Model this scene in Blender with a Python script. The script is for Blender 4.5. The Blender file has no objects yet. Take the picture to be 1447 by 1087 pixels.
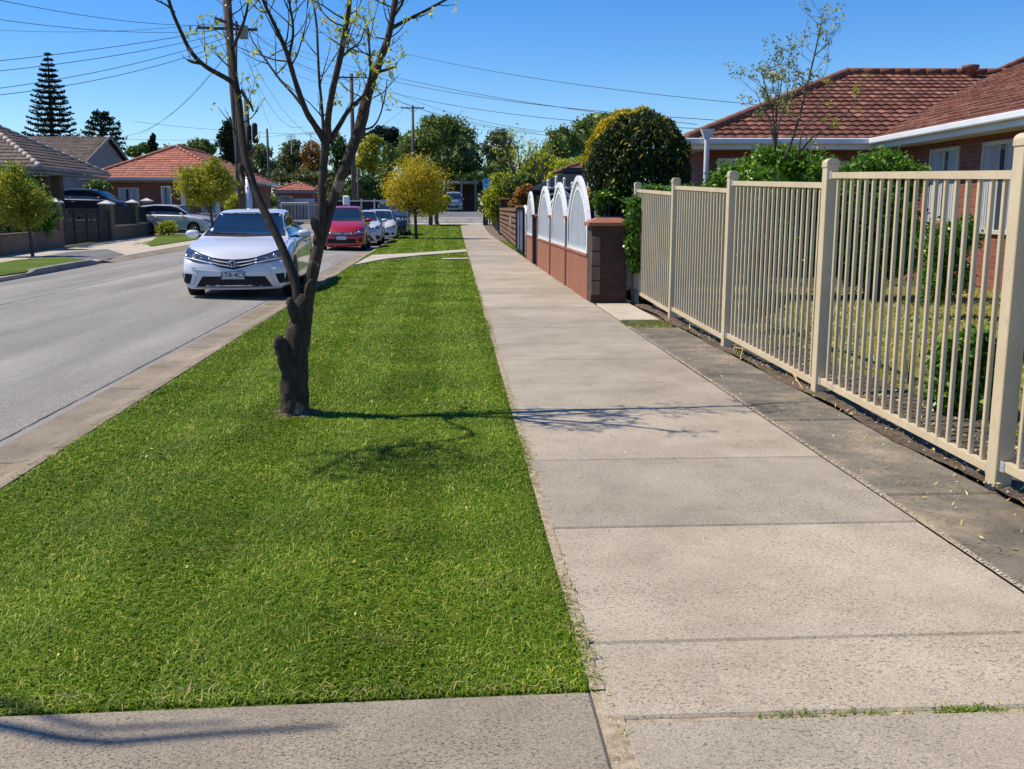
import bpy, bmesh, math, random
import numpy as np
from mathutils import Vector, Matrix
from mathutils.bvhtree import BVHTree
rnd = random.Random(7)
SC = bpy.context.scene
COL = SC.collection

# ------------------------------------------------------------------ camera, world, sun
F, H, CX, CY, VX, VY = 1380.0, 1.34, 723.5, 543.5, 643.0, 298.0
PITCH = math.atan((CY - VY) / F)
YAW = math.atan((CX - VX) / F * math.cos(PITCH))
cam_d = bpy.data.cameras.new("camera")
cam_d.sensor_width = 36.0
cam_d.lens = 36.0 * F / 1447.0
cam_d.clip_start = 0.05
cam_d.clip_end = 6000
cam = bpy.data.objects.new("camera", cam_d)
COL.objects.link(cam)
cam.location = (0, 0, H)
cam.rotation_euler = (math.pi / 2 - PITCH, 0, -YAW)
SC.camera = cam

SUN_TO = Vector((-0.68, 0.15, 1.0)).normalized()
world = bpy.data.worlds.new("World")
SC.world = world
world.use_nodes = True
wn = world.node_tree.nodes
wl = world.node_tree.links
bg = wn["Background"]
sky = wn.new("ShaderNodeTexSky")
sky.sky_type = 'NISHITA'
sky.sun_disc = False
sky.sun_elevation = math.asin(SUN_TO.z)
sky.sun_rotation = math.atan2(SUN_TO.x, SUN_TO.y)
sky.altitude = 50
sky.air_density = 1.0
sky.dust_density = 0.0
sky.ozone_density = 1.0
tint = wn.new("ShaderNodeHueSaturation")
tint.inputs['Saturation'].default_value = 1.48
wl.new(sky.outputs[0], tint.inputs['Color'])
gain = wn.new("ShaderNodeMix"); gain.data_type = 'RGBA'; gain.blend_type = 'MULTIPLY'; gain.inputs[0].default_value = 1.0
gain.inputs[7].default_value = (1.02, 1.27, 1.70, 1.0)
wl.new(tint.outputs[0], gain.inputs[6])
wl.new(gain.outputs[2], bg.inputs[0])
bg.inputs[1].default_value = 0.073
sun_d = bpy.data.lights.new("sun", 'SUN')
sun_d.energy = 5.0
sun_d.angle = math.radians(0.5)
sun_d.color = (1.0, 0.905, 0.76)
sun = bpy.data.objects.new("sun", sun_d)
COL.objects.link(sun)
sun.location = (-20, 10, 40)
sun.rotation_euler = SUN_TO.to_track_quat('Z', 'Y').to_euler()
SC.view_settings.view_transform = 'Standard'
SC.view_settings.look = 'None'
SC.view_settings.gamma = 1
SC.view_settings.exposure = 0.27
SC.cycles.max_bounces = 6
SC.cycles.transparent_max_bounces = 12

# ------------------------------------------------------------------ geometry of the view: turns places seen in the photo into metres
_f = Vector((math.sin(YAW) * math.cos(PITCH), math.cos(YAW) * math.cos(PITCH), -math.sin(PITCH)))
_r = Vector((math.cos(YAW), -math.sin(YAW), 0))
_u = _r.cross(_f)
EYE = Vector((0, 0, H))
def ray(px, py): return _f + _r * ((px - CX) / F) + _u * ((CY - py) / F)
def P(px, py, z=0.0):
    d = ray(px, py); return EYE + d * ((z - H) / d.z)
def W(px, py, Y):
    d = ray(px, py); return EYE + d * (Y / d.y)

def sstep(t): t = max(0.0, min(1.0, t)); return t * t * (3 - 2 * t)
def G(y): return 1.25 * sstep((y - 55) / 45.0)          # the street climbs gently towards the far end
def K(y): return -2.15 - 0.018 * y                      # near verge edge
def L(y): return -9.2 - 0.07 * (y - 20)                 # far kerb
def FN(y): return -13.5 - 0.128 * (y - 29)              # fence line across the street

# ------------------------------------------------------------------ materials
MATS = {}
def newmat(name):
    m = bpy.data.materials.new(name); m.use_nodes = True
    nt = m.node_tree; b = nt.nodes["Principled BSDF"]
    MATS[name] = m
    return m, nt, b
def N(nt, t, **kw):
    n = nt.nodes.new(t)
    for k, v in kw.items():
        if hasattr(n, k) and not k[0].isupper(): setattr(n, k, v)
    return n
def setin(n, **kw):
    for k, v in kw.items(): n.inputs[k.replace('_', ' ')].default_value = v
def c4(c): return (c[0], c[1], c[2], 1.0)
def coord(nt, kind='Object', scale=None):
    t = N(nt, "ShaderNodeTexCoord")
    if scale is None: return t.outputs[kind]
    m = N(nt, "ShaderNodeMapping"); m.inputs['Scale'].default_value = scale
    nt.links.new(t.outputs[kind], m.inputs[0]); return m.outputs[0]
def noise(nt, vec, scale, detail=4, rough=0.55):
    n = N(nt, "ShaderNodeTexNoise"); setin(n, Scale=scale, Detail=detail, Roughness=rough)
    nt.links.new(vec, n.inputs['Vector']); return n.outputs[0]
def ramp(nt, fac, stops):
    r = N(nt, "ShaderNodeValToRGB"); e = r.color_ramp.elements
    while len(e) < len(stops): e.new(0.5)
    for el, (p, c) in zip(e, stops): el.position = p; el.color = c4(c)
    nt.links.new(fac, r.inputs[0]); return r.outputs[0]
def mix(nt, fac, a, b, mode='MIX'):
    m = N(nt, "ShaderNodeMix"); m.data_type = 'RGBA'; m.blend_type = mode
    if isinstance(fac, float): m.inputs[0].default_value = fac
    else: nt.links.new(fac, m.inputs[0])
    for i, s in ((6, a), (7, b)):
        if isinstance(s, tuple): m.inputs[i].default_value = c4(s)
        else: nt.links.new(s, m.inputs[i])
    return m.outputs[2]
def bump(nt, h, b, strength=0.3, dist=0.02, prev=None):
    n = N(nt, "ShaderNodeBump"); setin(n, Strength=strength, Distance=dist)
    nt.links.new(h, n.inputs['Height'])
    if prev: nt.links.new(prev, n.inputs['Normal'])
    nt.links.new(n.outputs[0], b.inputs['Normal']); return n.outputs[0]

def mix_mat(name, c1, c2, scale=2.0, rough=0.8, bscale=60, bstr=0.2, bdist=0.01, spec=0.4, metal=0.0, detail=5, lo=0.35, hi=0.65, vscale=None):
    m, nt, b = newmat(name)
    v = coord(nt, 'Object', vscale)
    nt.links.new(ramp(nt, noise(nt, v, scale, detail), [(lo, c1), (hi, c2)]), b.inputs['Base Color'])
    setin(b, Roughness=rough, Metallic=metal)
    b.inputs['Specular IOR Level'].default_value = spec
    if bstr: bump(nt, noise(nt, v, bscale, 3), b, bstr, bdist)
    return m

def concrete(name, c_lo, c_hi, speck, spscale=55, bstr=0.5, stain=(0.5, 0.5, 0.5), stain_amt=0.4):
    m, nt, b = newmat(name)
    v = coord(nt)
    base = ramp(nt, noise(nt, v, 0.9, 6, 0.62), [(0.3, c_lo), (0.7, c_hi)])
    st = ramp(nt, noise(nt, v, 3.1, 7, 0.7), [(0.45, (1, 1, 1)), (0.72, stain)])
    base = mix(nt, stain_amt, base, mix(nt, 1.0, base, st, 'MULTIPLY'))
    gi = N(nt, "ShaderNodeNewGeometry")
    base = mix(nt, 1.0, base, ramp(nt, gi.outputs['Random Per Island'], [(0.0, (0.86, 0.86, 0.87)), (1.0, (1.07, 1.06, 1.04))]), 'MULTIPLY')
    spot = ramp(nt, noise(nt, v, 6.5, 2, 0.4), [(0.70, (1, 1, 1)), (0.76, (0.78, 0.77, 0.76))])
    base = mix(nt, 1.0, base, spot, 'MULTIPLY')
    fine = noise(nt, v, 170, 3, 0.75)
    base = mix(nt, 0.75, base, mix(nt, 1.0, base, ramp(nt, fine, [(0.33, (0.5, 0.5, 0.5)), (0.67, (1.45, 1.45, 1.45))]), 'MULTIPLY'))
    n2 = noise(nt, coord(nt, 'Object', (1, 1.7, 1)), spscale, 3, 0.75)
    n3 = noise(nt, v, 1.7, 3)
    mm = N(nt, "ShaderNodeMath", operation='MULTIPLY'); nt.links.new(n2, mm.inputs[0]); 
    a = N(nt, "ShaderNodeMath", operation='MULTIPLY_ADD'); a.inputs[1].default_value = 0.35; a.inputs[2].default_value = 0.83
    nt.links.new(n3, a.inputs[0]); nt.links.new(a.outputs[0], mm.inputs[1])
    pock = ramp(nt, mm.outputs[0], [(0.60, (1, 1, 1)), (0.67, speck)])
    base = mix(nt, 1.0, base, pock, 'MULTIPLY')
    nt.links.new(base, b.inputs['Base Color'])
    setin(b, Roughness=0.9); b.inputs['Specular IOR Level'].default_value = 0.25
    p = bump(nt, fine, b, bstr * 0.5, 0.004)
    bump(nt, pock, b, bstr, 0.006, p)
    return m

M_path = concrete("path_concrete", (0.312, 0.265, 0.200), (0.448, 0.392, 0.305), (0.56, 0.54, 0.50), 60, 0.75)
M_drive = concrete("driveway_concrete", (0.245, 0.207, 0.155), (0.362, 0.309, 0.236), (0.5, 0.48, 0.45), 85, 0.9)
M_strip = concrete("stained_concrete", (0.086, 0.075, 0.058), (0.225, 0.198, 0.155), (0.6, 0.6, 0.6), 40, 0.9, (2.1, 1.95, 1.7), 0.9)
M_gutter = concrete("gutter_concrete", (0.215, 0.178, 0.125), (0.345, 0.288, 0.21), (0.6, 0.58, 0.55), 40, 0.7, (0.45, 0.42, 0.36), 0.6)
M_slab = concrete("pale_concrete", (0.42, 0.365, 0.28), (0.54, 0.475, 0.38), (0.7, 0.7, 0.7), 30, 0.3)
M_kerbd = concrete("kerb_concrete", (0.20, 0.19, 0.17), (0.30, 0.285, 0.26), (0.6, 0.6, 0.6), 30, 0.3)

def asphalt_mat():
    m, nt, b = newmat("asphalt")
    v = coord(nt)
    base = ramp(nt, noise(nt, coord(nt, 'Object', (1.6, 0.25, 1)), 0.8, 6, 0.6), [(0.3, (0.20, 0.190, 0.167)), (0.7, (0.29, 0.277, 0.246))])
    f = noise(nt, v, 95, 3, 0.8)
    base = mix(nt, 0.85, base, mix(nt, 1.0, base, ramp(nt, f, [(0.36, (0.38, 0.38, 0.38)), (0.64, (1.7, 1.7, 1.7))]), 'MULTIPLY'))
    tr = ramp(nt, noise(nt, coord(nt, 'Object', (1.0, 0.05, 1)), 1.5, 3, 0.5), [(0.38, (0.84, 0.84, 0.85)), (0.62, (1.07, 1.06, 1.05))])
    base = mix(nt, 1.0, base, tr, 'MULTIPLY')
    oil = ramp(nt, noise(nt, v, 2.4, 3, 0.5), [(0.66, (1, 1, 1)), (0.76, (0.80, 0.79, 0.78))])
    base = mix(nt, 1.0, base, oil, 'MULTIPLY')
    f2 = noise(nt, v, 14, 4, 0.7)
    base = mix(nt, 0.35, base, mix(nt, 1.0, base, ramp(nt, f2, [(0.35, (0.75, 0.75, 0.75)), (0.65, (1.2, 1.2, 1.2))]), 'MULTIPLY'))
    nt.links.new(base, b.inputs['Base Color'])
    setin(b, Roughness=0.85); b.inputs['Specular IOR Level'].default_value = 0.3
    bump(nt, f, b, 0.6, 0.006)
    return m
M_asph = asphalt_mat()
M_asph2 = mix_mat("dark_asphalt", (0.11, 0.11, 0.112), (0.17, 0.168, 0.165), 1.2, 0.9, 120, 0.6, 0.006)
M_crack = mix_mat("tar_crack", (0.06, 0.06, 0.06), (0.14, 0.135, 0.13), 6, 0.8, 60, 0)

def turf_mat(name, c1, c2, c3):
    m, nt, b = newmat(name)
    v = coord(nt)
    base = ramp(nt, noise(nt, v, 0.8, 5, 0.65), [(0.33, c1), (0.55, c2), (0.72, c3)])
    f = noise(nt, v, 70, 3, 0.8)
    base = mix(nt, 0.8, base, mix(nt, 1.0, base, ramp(nt, f, [(0.35, (0.45, 0.45, 0.45)), (0.65, (1.5, 1.5, 1.5))]), 'MULTIPLY'))
    nt.links.new(base, b.inputs['Base Color']); setin(b, Roughness=0.9)
    b.inputs['Specular IOR Level'].default_value = 0.15
    bump(nt, f, b, 0.8, 0.03)
    return m
M_turf = turf_mat("turf_soil", (0.075, 0.13, 0.012), (0.11, 0.17, 0.018), (0.18, 0.19, 0.04))
M_dry = turf_mat("dry_lawn", (0.21, 0.20, 0.035), (0.31, 0.28, 0.055), (0.37, 0.31, 0.08))
M_yard = turf_mat("yard_ground", (0.07, 0.09, 0.03), (0.12, 0.11, 0.05), (0.16, 0.13, 0.08))
def soil_mat():
    m, nt, b = newmat("garden_soil")
    v = coord(nt)
    base = ramp(nt, noise(nt, v, 9, 6, 0.7), [(0.3, (0.10, 0.066, 0.040)), (0.6, (0.215, 0.155, 0.100)), (0.78, (0.42, 0.34, 0.24))])
    f = noise(nt, v, 60, 4, 0.8)
    base = mix(nt, 1.0, base, ramp(nt, f, [(0.35, (0.5, 0.5, 0.5)), (0.7, (1.6, 1.6, 1.6))]), 'MULTIPLY')
    nt.links.new(base, b.inputs['Base Color']); setin(b, Roughness=0.95)
    bump(nt, f, b, 1.0, 0.03); return m
M_soil = soil_mat()

def leaf_mat(name, c1, c2, c3=None, trans=0.3, rough=0.5, spec=0.35, patchy=False, gain=(1.45, 1.45, 0.8)):
    c1, c2, c3 = [None if q is None else tuple(min(.85, a * b) for a, b in zip(q, gain)) for q in (c1, c2, c3)]
    m, nt, b = newmat(name)
    g = N(nt, "ShaderNodeNewGeometry")
    stops = [(0.0, c1), (1.0, c2)] if c3 is None else [(0.0, c1), (0.75, c2), (1.0, c3)]
    c = ramp(nt, g.outputs['Random Per Island'], stops)
    v = coord(nt)
    c = mix(nt, 0.55, c, mix(nt, 1.0, c, ramp(nt, noise(nt, v, 1.1, 3), [(0.35, (0.55, 0.6, 0.5)), (0.65, (1.45, 1.35, 1.3))]), 'MULTIPLY'))
    if patchy:
        k = ramp(nt, noise(nt, v, 2.3, 5, 0.7), [(0.58, (0, 0, 0)), (0.78, (0.5, 0.5, 0.5))])
        c = mix(nt, k, c, (0.40, 0.34, 0.13))
    nt.links.new(c, b.inputs['Base Color']); setin(b, Roughness=rough)
    b.inputs['Specular IOR Level'].default_value = spec
    t = N(nt, "ShaderNodeBsdfTranslucent"); nt.links.new(c, t.inputs[0])
    ms = N(nt, "ShaderNodeMixShader"); ms.inputs[0].default_value = trans
    nt.links.new(b.outputs[0], ms.inputs[1]); nt.links.new(t.outputs[0], ms.inputs[2])
    nt.links.new(ms.outputs[0], nt.nodes["Material Output"].inputs[0])
    return m
M_grass = leaf_mat("grass_blade", (0.036, 0.100, 0.007), (0.130, 0.208, 0.016), (0.38, 0.38, 0.15), 0.35, 0.55, 0.14, True)
M_drygrass = leaf_mat("dry_blade", (0.20, 0.21, 0.07), (0.36, 0.32, 0.14), (0.50, 0.43, 0.25), 0.3, gain=(1, 1, .9))
M_bud = leaf_mat("bud_leaf", (0.22, 0.28, 0.05), (0.42, 0.45, 0.12), (0.50, 0.50, 0.22), 0.45)
M_hedge = leaf_mat("hedge_leaf", (0.03, 0.09, 0.012), (0.09, 0.19, 0.02), (0.20, 0.30, 0.05), 0.25, 0.35, 0.5)
M_gold = leaf_mat("golden_leaf", (0.20, 0.18, 0.012), (0.47, 0.36, 0.02), (0.36, 0.33, 0.05), 0.35)
M_olive = leaf_mat("olive_leaf", (0.11, 0.14, 0.02), (0.30, 0.30, 0.05), (0.46, 0.40, 0.08), 0.4)
M_lime = leaf_mat("lime_leaf", (0.12, 0.17, 0.02), (0.32, 0.36, 0.05), (0.50, 0.46, 0.08), 0.4)
M_dark = leaf_mat("dark_leaf", (0.025, 0.05, 0.018), (0.065, 0.11, 0.038), None, 0.2)
M_mid = leaf_mat("mid_leaf", (0.06, 0.10, 0.035), (0.13, 0.18, 0.065), (0.19, 0.23, 0.09), 0.25)
M_gum = leaf_mat("gum_leaf", (0.06, 0.085, 0.05), (0.13, 0.155, 0.10), (0.20, 0.16, 0.11), 0.25)
M_rust = leaf_mat("rust_leaf", (0.16, 0.075, 0.03), (0.30, 0.15, 0.06), (0.22, 0.22, 0.06), 0.3)
M_pine = leaf_mat("pine_needle", (0.008, 0.018, 0.016), (0.018, 0.034, 0.030), None, 0.05, 0.8, 0.1)
M_cyp = leaf_mat("cypress_green", (0.014, 0.028, 0.010), (0.035, 0.060, 0.020), None, 0.15)
M_sage = leaf_mat("sage_leaf", (0.12, 0.14, 0.08), (0.26, 0.27, 0.16), (0.36, 0.34, 0.24), 0.35)
M_flower = leaf_mat("pink_petal", (0.6, 0.25, 0.28), (0.75, 0.5, 0.5), None, 0.3)

def bark_mat(name, c1, c2, patch=None):
    m, nt, b = newmat(name)
    v = coord(nt, 'Object', (1, 1, 0.3))
    f = noise(nt, v, 38, 6, 0.75)
    c = ramp(nt, f, [(0.35, c1), (0.65, c2)])
    if patch:
        k = ramp(nt, noise(nt, coord(nt, 'Object', (1, 1, 0.8)), 7, 4, 0.55), [(0.60, (0, 0, 0)), (0.66, (1, 1, 1))])
        c = mix(nt, k, c, patch)
    nt.links.new(c, b.inputs['Base Color']); setin(b, Roughness=0.9)
    bump(nt, f, b, 1.0, 0.02)
    return m
M_bark = bark_mat("dark_bark", (0.022, 0.016, 0.011), (0.080, 0.056, 0.039), (0.30, 0.22, 0.155))
M_bark2 = bark_mat("grey_bark", (0.05, 0.042, 0.035), (0.13, 0.11, 0.09))
M_polewood = bark_mat("pole_timber", (0.055, 0.048, 0.045), (0.13, 0.115, 0.10))

def brick_mat(name, c1, c2, mortar, sc=1.0, bump_s=0.6):
    m, nt, b = newmat(name)
    t = N(nt, "ShaderNodeTexCoord"); s = N(nt, "ShaderNodeSeparateXYZ"); nt.links.new(t.outputs['Object'], s.inputs[0])
    a = N(nt, "ShaderNodeMath", operation='ADD'); nt.links.new(s.outputs[0], a.inputs[0]); nt.links.new(s.outputs[1], a.inputs[1])
    k = N(nt, "ShaderNodeCombineXYZ"); nt.links.new(a.outputs[0], k.inputs[0]); nt.links.new(s.outputs[2], k.inputs[1])
    br = N(nt, "ShaderNodeTexBrick"); setin(br, Scale=1.0 / sc)
    br.inputs['Brick Width'].default_value = 0.24; br.inputs['Row Height'].default_value = 0.086
    br.inputs['Mortar Size'].default_value = 0.006
    br.inputs['Color1'].default_value = c4(c1); br.inputs['Color2'].default_value = c4(c2); br.inputs['Mortar'].default_value = c4(mortar)
    nt.links.new(k.outputs[0], br.inputs['Vector'])
    n = noise(nt, t.outputs['Object'], 5, 5, 0.7)
    c = mix(nt, 0.6, br.outputs[0], mix(nt, 1.0, br.outputs[0], ramp(nt, n, [(0.3, (0.6, 0.6, 0.6)), (0.7, (1.4, 1.35, 1.3))]), 'MULTIPLY'))
    nt.links.new(c, b.inputs['Base Color']); setin(b, Roughness=0.88)
    inv = N(nt, "ShaderNodeMath", operation='SUBTRACT'); inv.inputs[0].default_value = 1; nt.links.new(br.outputs['Fac'], inv.inputs[1])
    bump(nt, inv.outputs[0], b, bump_s, 0.012)
    return m
M_brick_red = brick_mat("red_brick", (0.27, 0.085, 0.055), (0.20, 0.060, 0.042), (0.24, 0.17, 0.13))
M_brick_brown = brick_mat("brown_brick", (0.15, 0.095, 0.062), (0.105, 0.066, 0.046), (0.12, 0.10, 0.085))
M_brick_tan = brick_mat("tan_brick", (0.19, 0.125, 0.08), (0.145, 0.098, 0.066), (0.14, 0.12, 0.095))
M_brick_dark = brick_mat("dark_clinker_brick", (0.075, 0.036, 0.028), (0.045, 0.026, 0.022), (0.035, 0.03, 0.028))

def tile_mat(name, c1, c2, c3, lichen=(0.2, 0.18, 0.1), lam=0.3):
    m, nt, b = newmat(name)
    t = N(nt, "ShaderNodeTexCoord"); s = N(nt, "ShaderNodeSeparateXYZ"); nt.links.new(t.outputs['UV'], s.inputs[0])
    fl = []
    for i in (0, 1):
        f = N(nt, "ShaderNodeMath", operation='FLOOR'); nt.links.new(s.outputs[i], f.inputs[0]); fl.append(f)
    k = N(nt, "ShaderNodeCombineXYZ"); nt.links.new(fl[0].outputs[0], k.inputs[0]); nt.links.new(fl[1].outputs[0], k.inputs[1])
    w = N(nt, "ShaderNodeTexWhiteNoise"); w.noise_dimensions = '3D'; nt.links.new(k.outputs[0], w.inputs[0])
    c = ramp(nt, w.outputs[0], [(0.0, c1), (0.6, c2), (1.0, c3)])
    n = noise(nt, t.outputs['Object'], 1.3, 6, 0.7)
    c = mix(nt, 0.6, c, mix(nt, 1.0, c, ramp(nt, n, [(0.3, (0.65, 0.65, 0.65)), (0.7, (1.3, 1.25, 1.2))]), 'MULTIPLY'))
    n2 = noise(nt, t.outputs['Object'], 11, 5, 0.75)
    q = N(nt, "ShaderNodeMath", operation='MULTIPLY'); q.inputs[1].default_value = lam
    nt.links.new(ramp(nt, n2, [(0.5, (0, 0, 0)), (0.68, (1, 1, 1))]), q.inputs[0])
    c = mix(nt, q.outputs[0], c, lichen)
    nt.links.new(c, b.inputs['Base Color']); setin(b, Roughness=0.75)
    b.inputs['Specular IOR Level'].default_value = 0.3
    bump(nt, noise(nt, t.outputs['Object'], 40, 3), b, 0.3, 0.01)
    return m
M_tile_r = tile_mat("weathered_terracotta_tile", (0.115, 0.044, 0.029), (0.175, 0.066, 0.042), (0.29, 0.135, 0.085), (0.13, 0.10, 0.06), 0.45)
M_tile_o = tile_mat("orange_terracotta_tile", (0.30, 0.10, 0.065), (0.38, 0.14, 0.09), (0.46, 0.19, 0.13), (0.25, 0.2, 0.16), 0.2)
M_tile_b = tile_mat("brown_concrete_tile", (0.070, 0.051, 0.040), (0.105, 0.078, 0.060), (0.15, 0.115, 0.09), (0.10, 0.09, 0.08), 0.4)
M_tile_g = tile_mat("slate_grey_tile", (0.040, 0.045, 0.052), (0.055, 0.06, 0.07), (0.075, 0.08, 0.09), (0.07, 0.07, 0.07), 0.3)

def cream_mat():
    m, nt, b = newmat("cream_powdercoat"); v = coord(nt)
    c = ramp(nt, noise(nt, v, 2.5, 5), [(0.35, (0.53, 0.43, 0.27)), (0.65, (0.62, 0.51, 0.33))])
    k = ramp(nt, noise(nt, coord(nt, "Object", (1, 1, .45)), 16, 6, 0.75), [(0.56, (0, 0, 0)), (0.74, (0.55, 0.55, 0.55))])
    c = mix(nt, k, c, (0.34, 0.25, 0.15))
    k2 = ramp(nt, noise(nt, v, 75, 2, 0.5), [(0.70, (0, 0, 0)), (0.74, (0.8, 0.8, 0.8))])
    c = mix(nt, k2, c, (0.22, 0.13, 0.07))
    nt.links.new(c, b.inputs["Base Color"]); setin(b, Roughness=0.45); bump(nt, noise(nt, v, 30, 3), b, 0.05, 0.002); return m
M_cream = cream_mat()
M_white = mix_mat("white_paint", (0.72, 0.73, 0.74), (0.80, 0.80, 0.80), 3, 0.4, 30, 0.05, 0.003, 0.5)
M_offw = mix_mat("off_white_trim", (0.50, 0.48, 0.44), (0.60, 0.58, 0.53), 3, 0.5, 30, 0.05, 0.003)
M_guttr = mix_mat("white_gutter_metal", (0.66, 0.69, 0.72), (0.76, 0.78, 0.80), 2, 0.35, 30, 0.04, 0.003, 0.5)
M_brownp = mix_mat("brown_painted_board", (0.26, 0.098, 0.052), (0.34, 0.135, 0.072), 3, 0.6, 30, 0.15, 0.005, vscale=(1, 1, 0.15))
M_slatb = mix_mat("brown_timber_slat", (0.16, 0.085, 0.055), (0.24, 0.13, 0.085), 6, 0.6, 40, 0.2, 0.005, vscale=(1, 0.1, 1))
M_black = mix_mat("black_metal", (0.012, 0.014, 0.018), (0.022, 0.024, 0.028), 4, 0.6, 40, 0.05, 0.003, 0.2)
M_dgreen = mix_mat("dark_green_steel", (0.018, 0.045, 0.045), (0.03, 0.06, 0.06), 4, 0.5, 40, 0.05, 0.003)
M_navy = mix_mat("dark_blue_fence_steel", (0.022, 0.030, 0.045), (0.035, 0.045, 0.062), 3, 0.5, 20, 0.05, 0.003)
M_grey = mix_mat("grey_painted_wall", (0.20, 0.20, 0.205), (0.27, 0.27, 0.275), 2, 0.8, 40, 0.1, 0.004)
M_greyp = mix_mat("weathered_grey_paling", (0.20, 0.19, 0.18), (0.32, 0.31, 0.29), 3, 0.85, 40, 0.2, 0.006, vscale=(1, 1, 0.1))
M_galv = mix_mat("galvanised_metal", (0.42, 0.46, 0.52), (0.55, 0.58, 0.63), 3, 0.4, 30, 0.05, 0.003, 0.5, 0.3)
M_darkin = mix_mat("dark_interior", (0.008, 0.008, 0.009), (0.015, 0.015, 0.016), 4, 0.7, 30, 0)
M_wire = mix_mat("cable_black", (0.02, 0.02, 0.022), (0.03, 0.03, 0.032), 4, 0.6, 30, 0)
M_bluesign = mix_mat("blue_sign_paint", (0.04, 0.30, 0.70), (0.05, 0.36, 0.78), 2, 0.5, 30, 0.02)
M_curtain = mix_mat("pale_curtain", (0.40, 0.42, 0.44), (0.52, 0.54, 0.56), 1.5, 0.9, 12, 0.6, 0.03, vscale=(4, 4, 0.1))
M_litter = leaf_mat("leaf_litter", (0.28, 0.2, 0.12), (0.45, 0.36, 0.24), (0.55, 0.5, 0.42), 0.1)
M_stone = mix_mat("pebble", (0.30, 0.25, 0.2), (0.52, 0.46, 0.38), 20, 0.85, 60, 0.2)

def paint(name, col, metal=0.0, rough=0.28, coat=1.0):
    m, nt, b = newmat(name)
    v = coord(nt)
    c = ramp(nt, noise(nt, v, 2.5, 4), [(0.3, tuple(x * 0.93 for x in col)), (0.7, col)])
    nt.links.new(c, b.inputs['Base Color'])
    setin(b, Roughness=rough, Metallic=metal); b.inputs['Coat Weight'].default_value = coat; b.inputs['Coat Roughness'].default_value = 0.04
    return m
M_pwhite = paint("white_car_paint", (0.66, 0.68, 0.70))
M_pred = paint("red_car_paint", (0.44, 0.010, 0.012), 0.05)
M_psilver = paint("silver_car_paint", (0.60, 0.61, 0.62), 0.15)
M_pdark = paint("dark_blue_car_paint", (0.030, 0.045, 0.085), 0.4)
M_pslate = paint("slate_blue_car_paint", (0.035, 0.052, 0.085), 0.3)
M_pvan = paint("pale_blue_van_paint", (0.25, 0.31, 0.38), 0.2)
def glassy(name, col, rough=0.03):
    m, nt, b = newmat(name)
    b.inputs['Base Color'].default_value = c4(col); setin(b, Roughness=rough)
    nt.links.new(ramp(nt, noise(nt, coord(nt), 1.5, 3), [(0.3, tuple(x * 0.8 for x in col)), (0.7, tuple(x * 1.2 for x in col))]), b.inputs['Base Color'])
    b.inputs['Specular IOR Level'].default_value = 0.9; b.inputs['Coat Weight'].default_value = 1.0; b.inputs['Coat Roughness'].default_value = 0.02
    return m
M_cglass = glassy("car_glass", (0.012, 0.026, 0.045)); M_cglass.node_tree.nodes["Principled BSDF"].inputs["Coat Weight"].default_value = 0.15; M_cglass.node_tree.nodes["Principled BSDF"].inputs["Specular IOR Level"].default_value = 0.55
def clearglass(name, tint, mixf=0.45):
    m, nt, b = newmat(name)
    tr = N(nt, "ShaderNodeBsdfTransparent"); tr.inputs[0].default_value = c4(tint)
    gl = N(nt, "ShaderNodeBsdfGlossy"); gl.inputs['Roughness'].default_value = 0.02; gl.inputs[0].default_value = (0.8, 0.9, 1, 1)
    fr = N(nt, "ShaderNodeFresnel"); fr.inputs[0].default_value = 1.55
    ad = N(nt, "ShaderNodeMath", operation='ADD'); ad.inputs[1].default_value = 0.04; nt.links.new(fr.outputs[0], ad.inputs[0])
    ms = N(nt, "ShaderNodeMixShader"); nt.links.new(ad.outputs[0], ms.inputs[0])
    nt.links.new(tr.outputs[0], ms.inputs[1]); nt.links.new(gl.outputs[0], ms.inputs[2])
    nt.links.new(ms.outputs[0], nt.nodes["Material Output"].inputs[0]); return m
M_wglass = glassy("window_glass", (0.05, 0.065, 0.08))
M_lamp = glassy("headlamp_lens", (0.045, 0.06, 0.085), 0.06)
M_chrome = mix_mat("chrome", (0.6, 0.6, 0.62), (0.75, 0.75, 0.77), 3, 0.12, 30, 0, 0, 0.5, 1.0)
M_tyre = mix_mat("tyre_rubber", (0.015, 0.015, 0.016), (0.028, 0.027, 0.026), 8, 0.8, 40, 0.1)
M_rim = mix_mat("alloy_rim", (0.30, 0.31, 0.33), (0.42, 0.43, 0.45), 3, 0.3, 30, 0, 0, 0.5, 0.8)
M_plate = mix_mat("plate_white", (0.50, 0.51, 0.53), (0.62, 0.63, 0.65), 3, 0.4, 30, 0)
M_plateink = mix_mat("plate_ink", (0.02, 0.03, 0.05), (0.03, 0.04, 0.06), 3, 0.5, 30, 0)
M_tail = glassy("tail_lamp_red", (0.4, 0.01, 0.01), 0.1)

# ------------------------------------------------------------------ mesh helpers
ORG = {}
def tag(o, label=None, cat=None, group=None, kind=None):
    if label: o['label'] = label
    if cat: o['category'] = cat
    if group: o['group'] = group
    if kind: o['kind'] = kind
    return o
def thing(name, loc, label, cat, group=None, rz=0.0):
    o = bpy.data.objects.new(name, None); COL.objects.link(o)
    o.empty_display_size = 0.3
    o.location = loc; o.rotation_euler = (0, 0, rz)
    ORG[o.name] = Vector(loc) if rz == 0 else Vector((0, 0, 0))
    return tag(o, label, cat, group)

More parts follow.
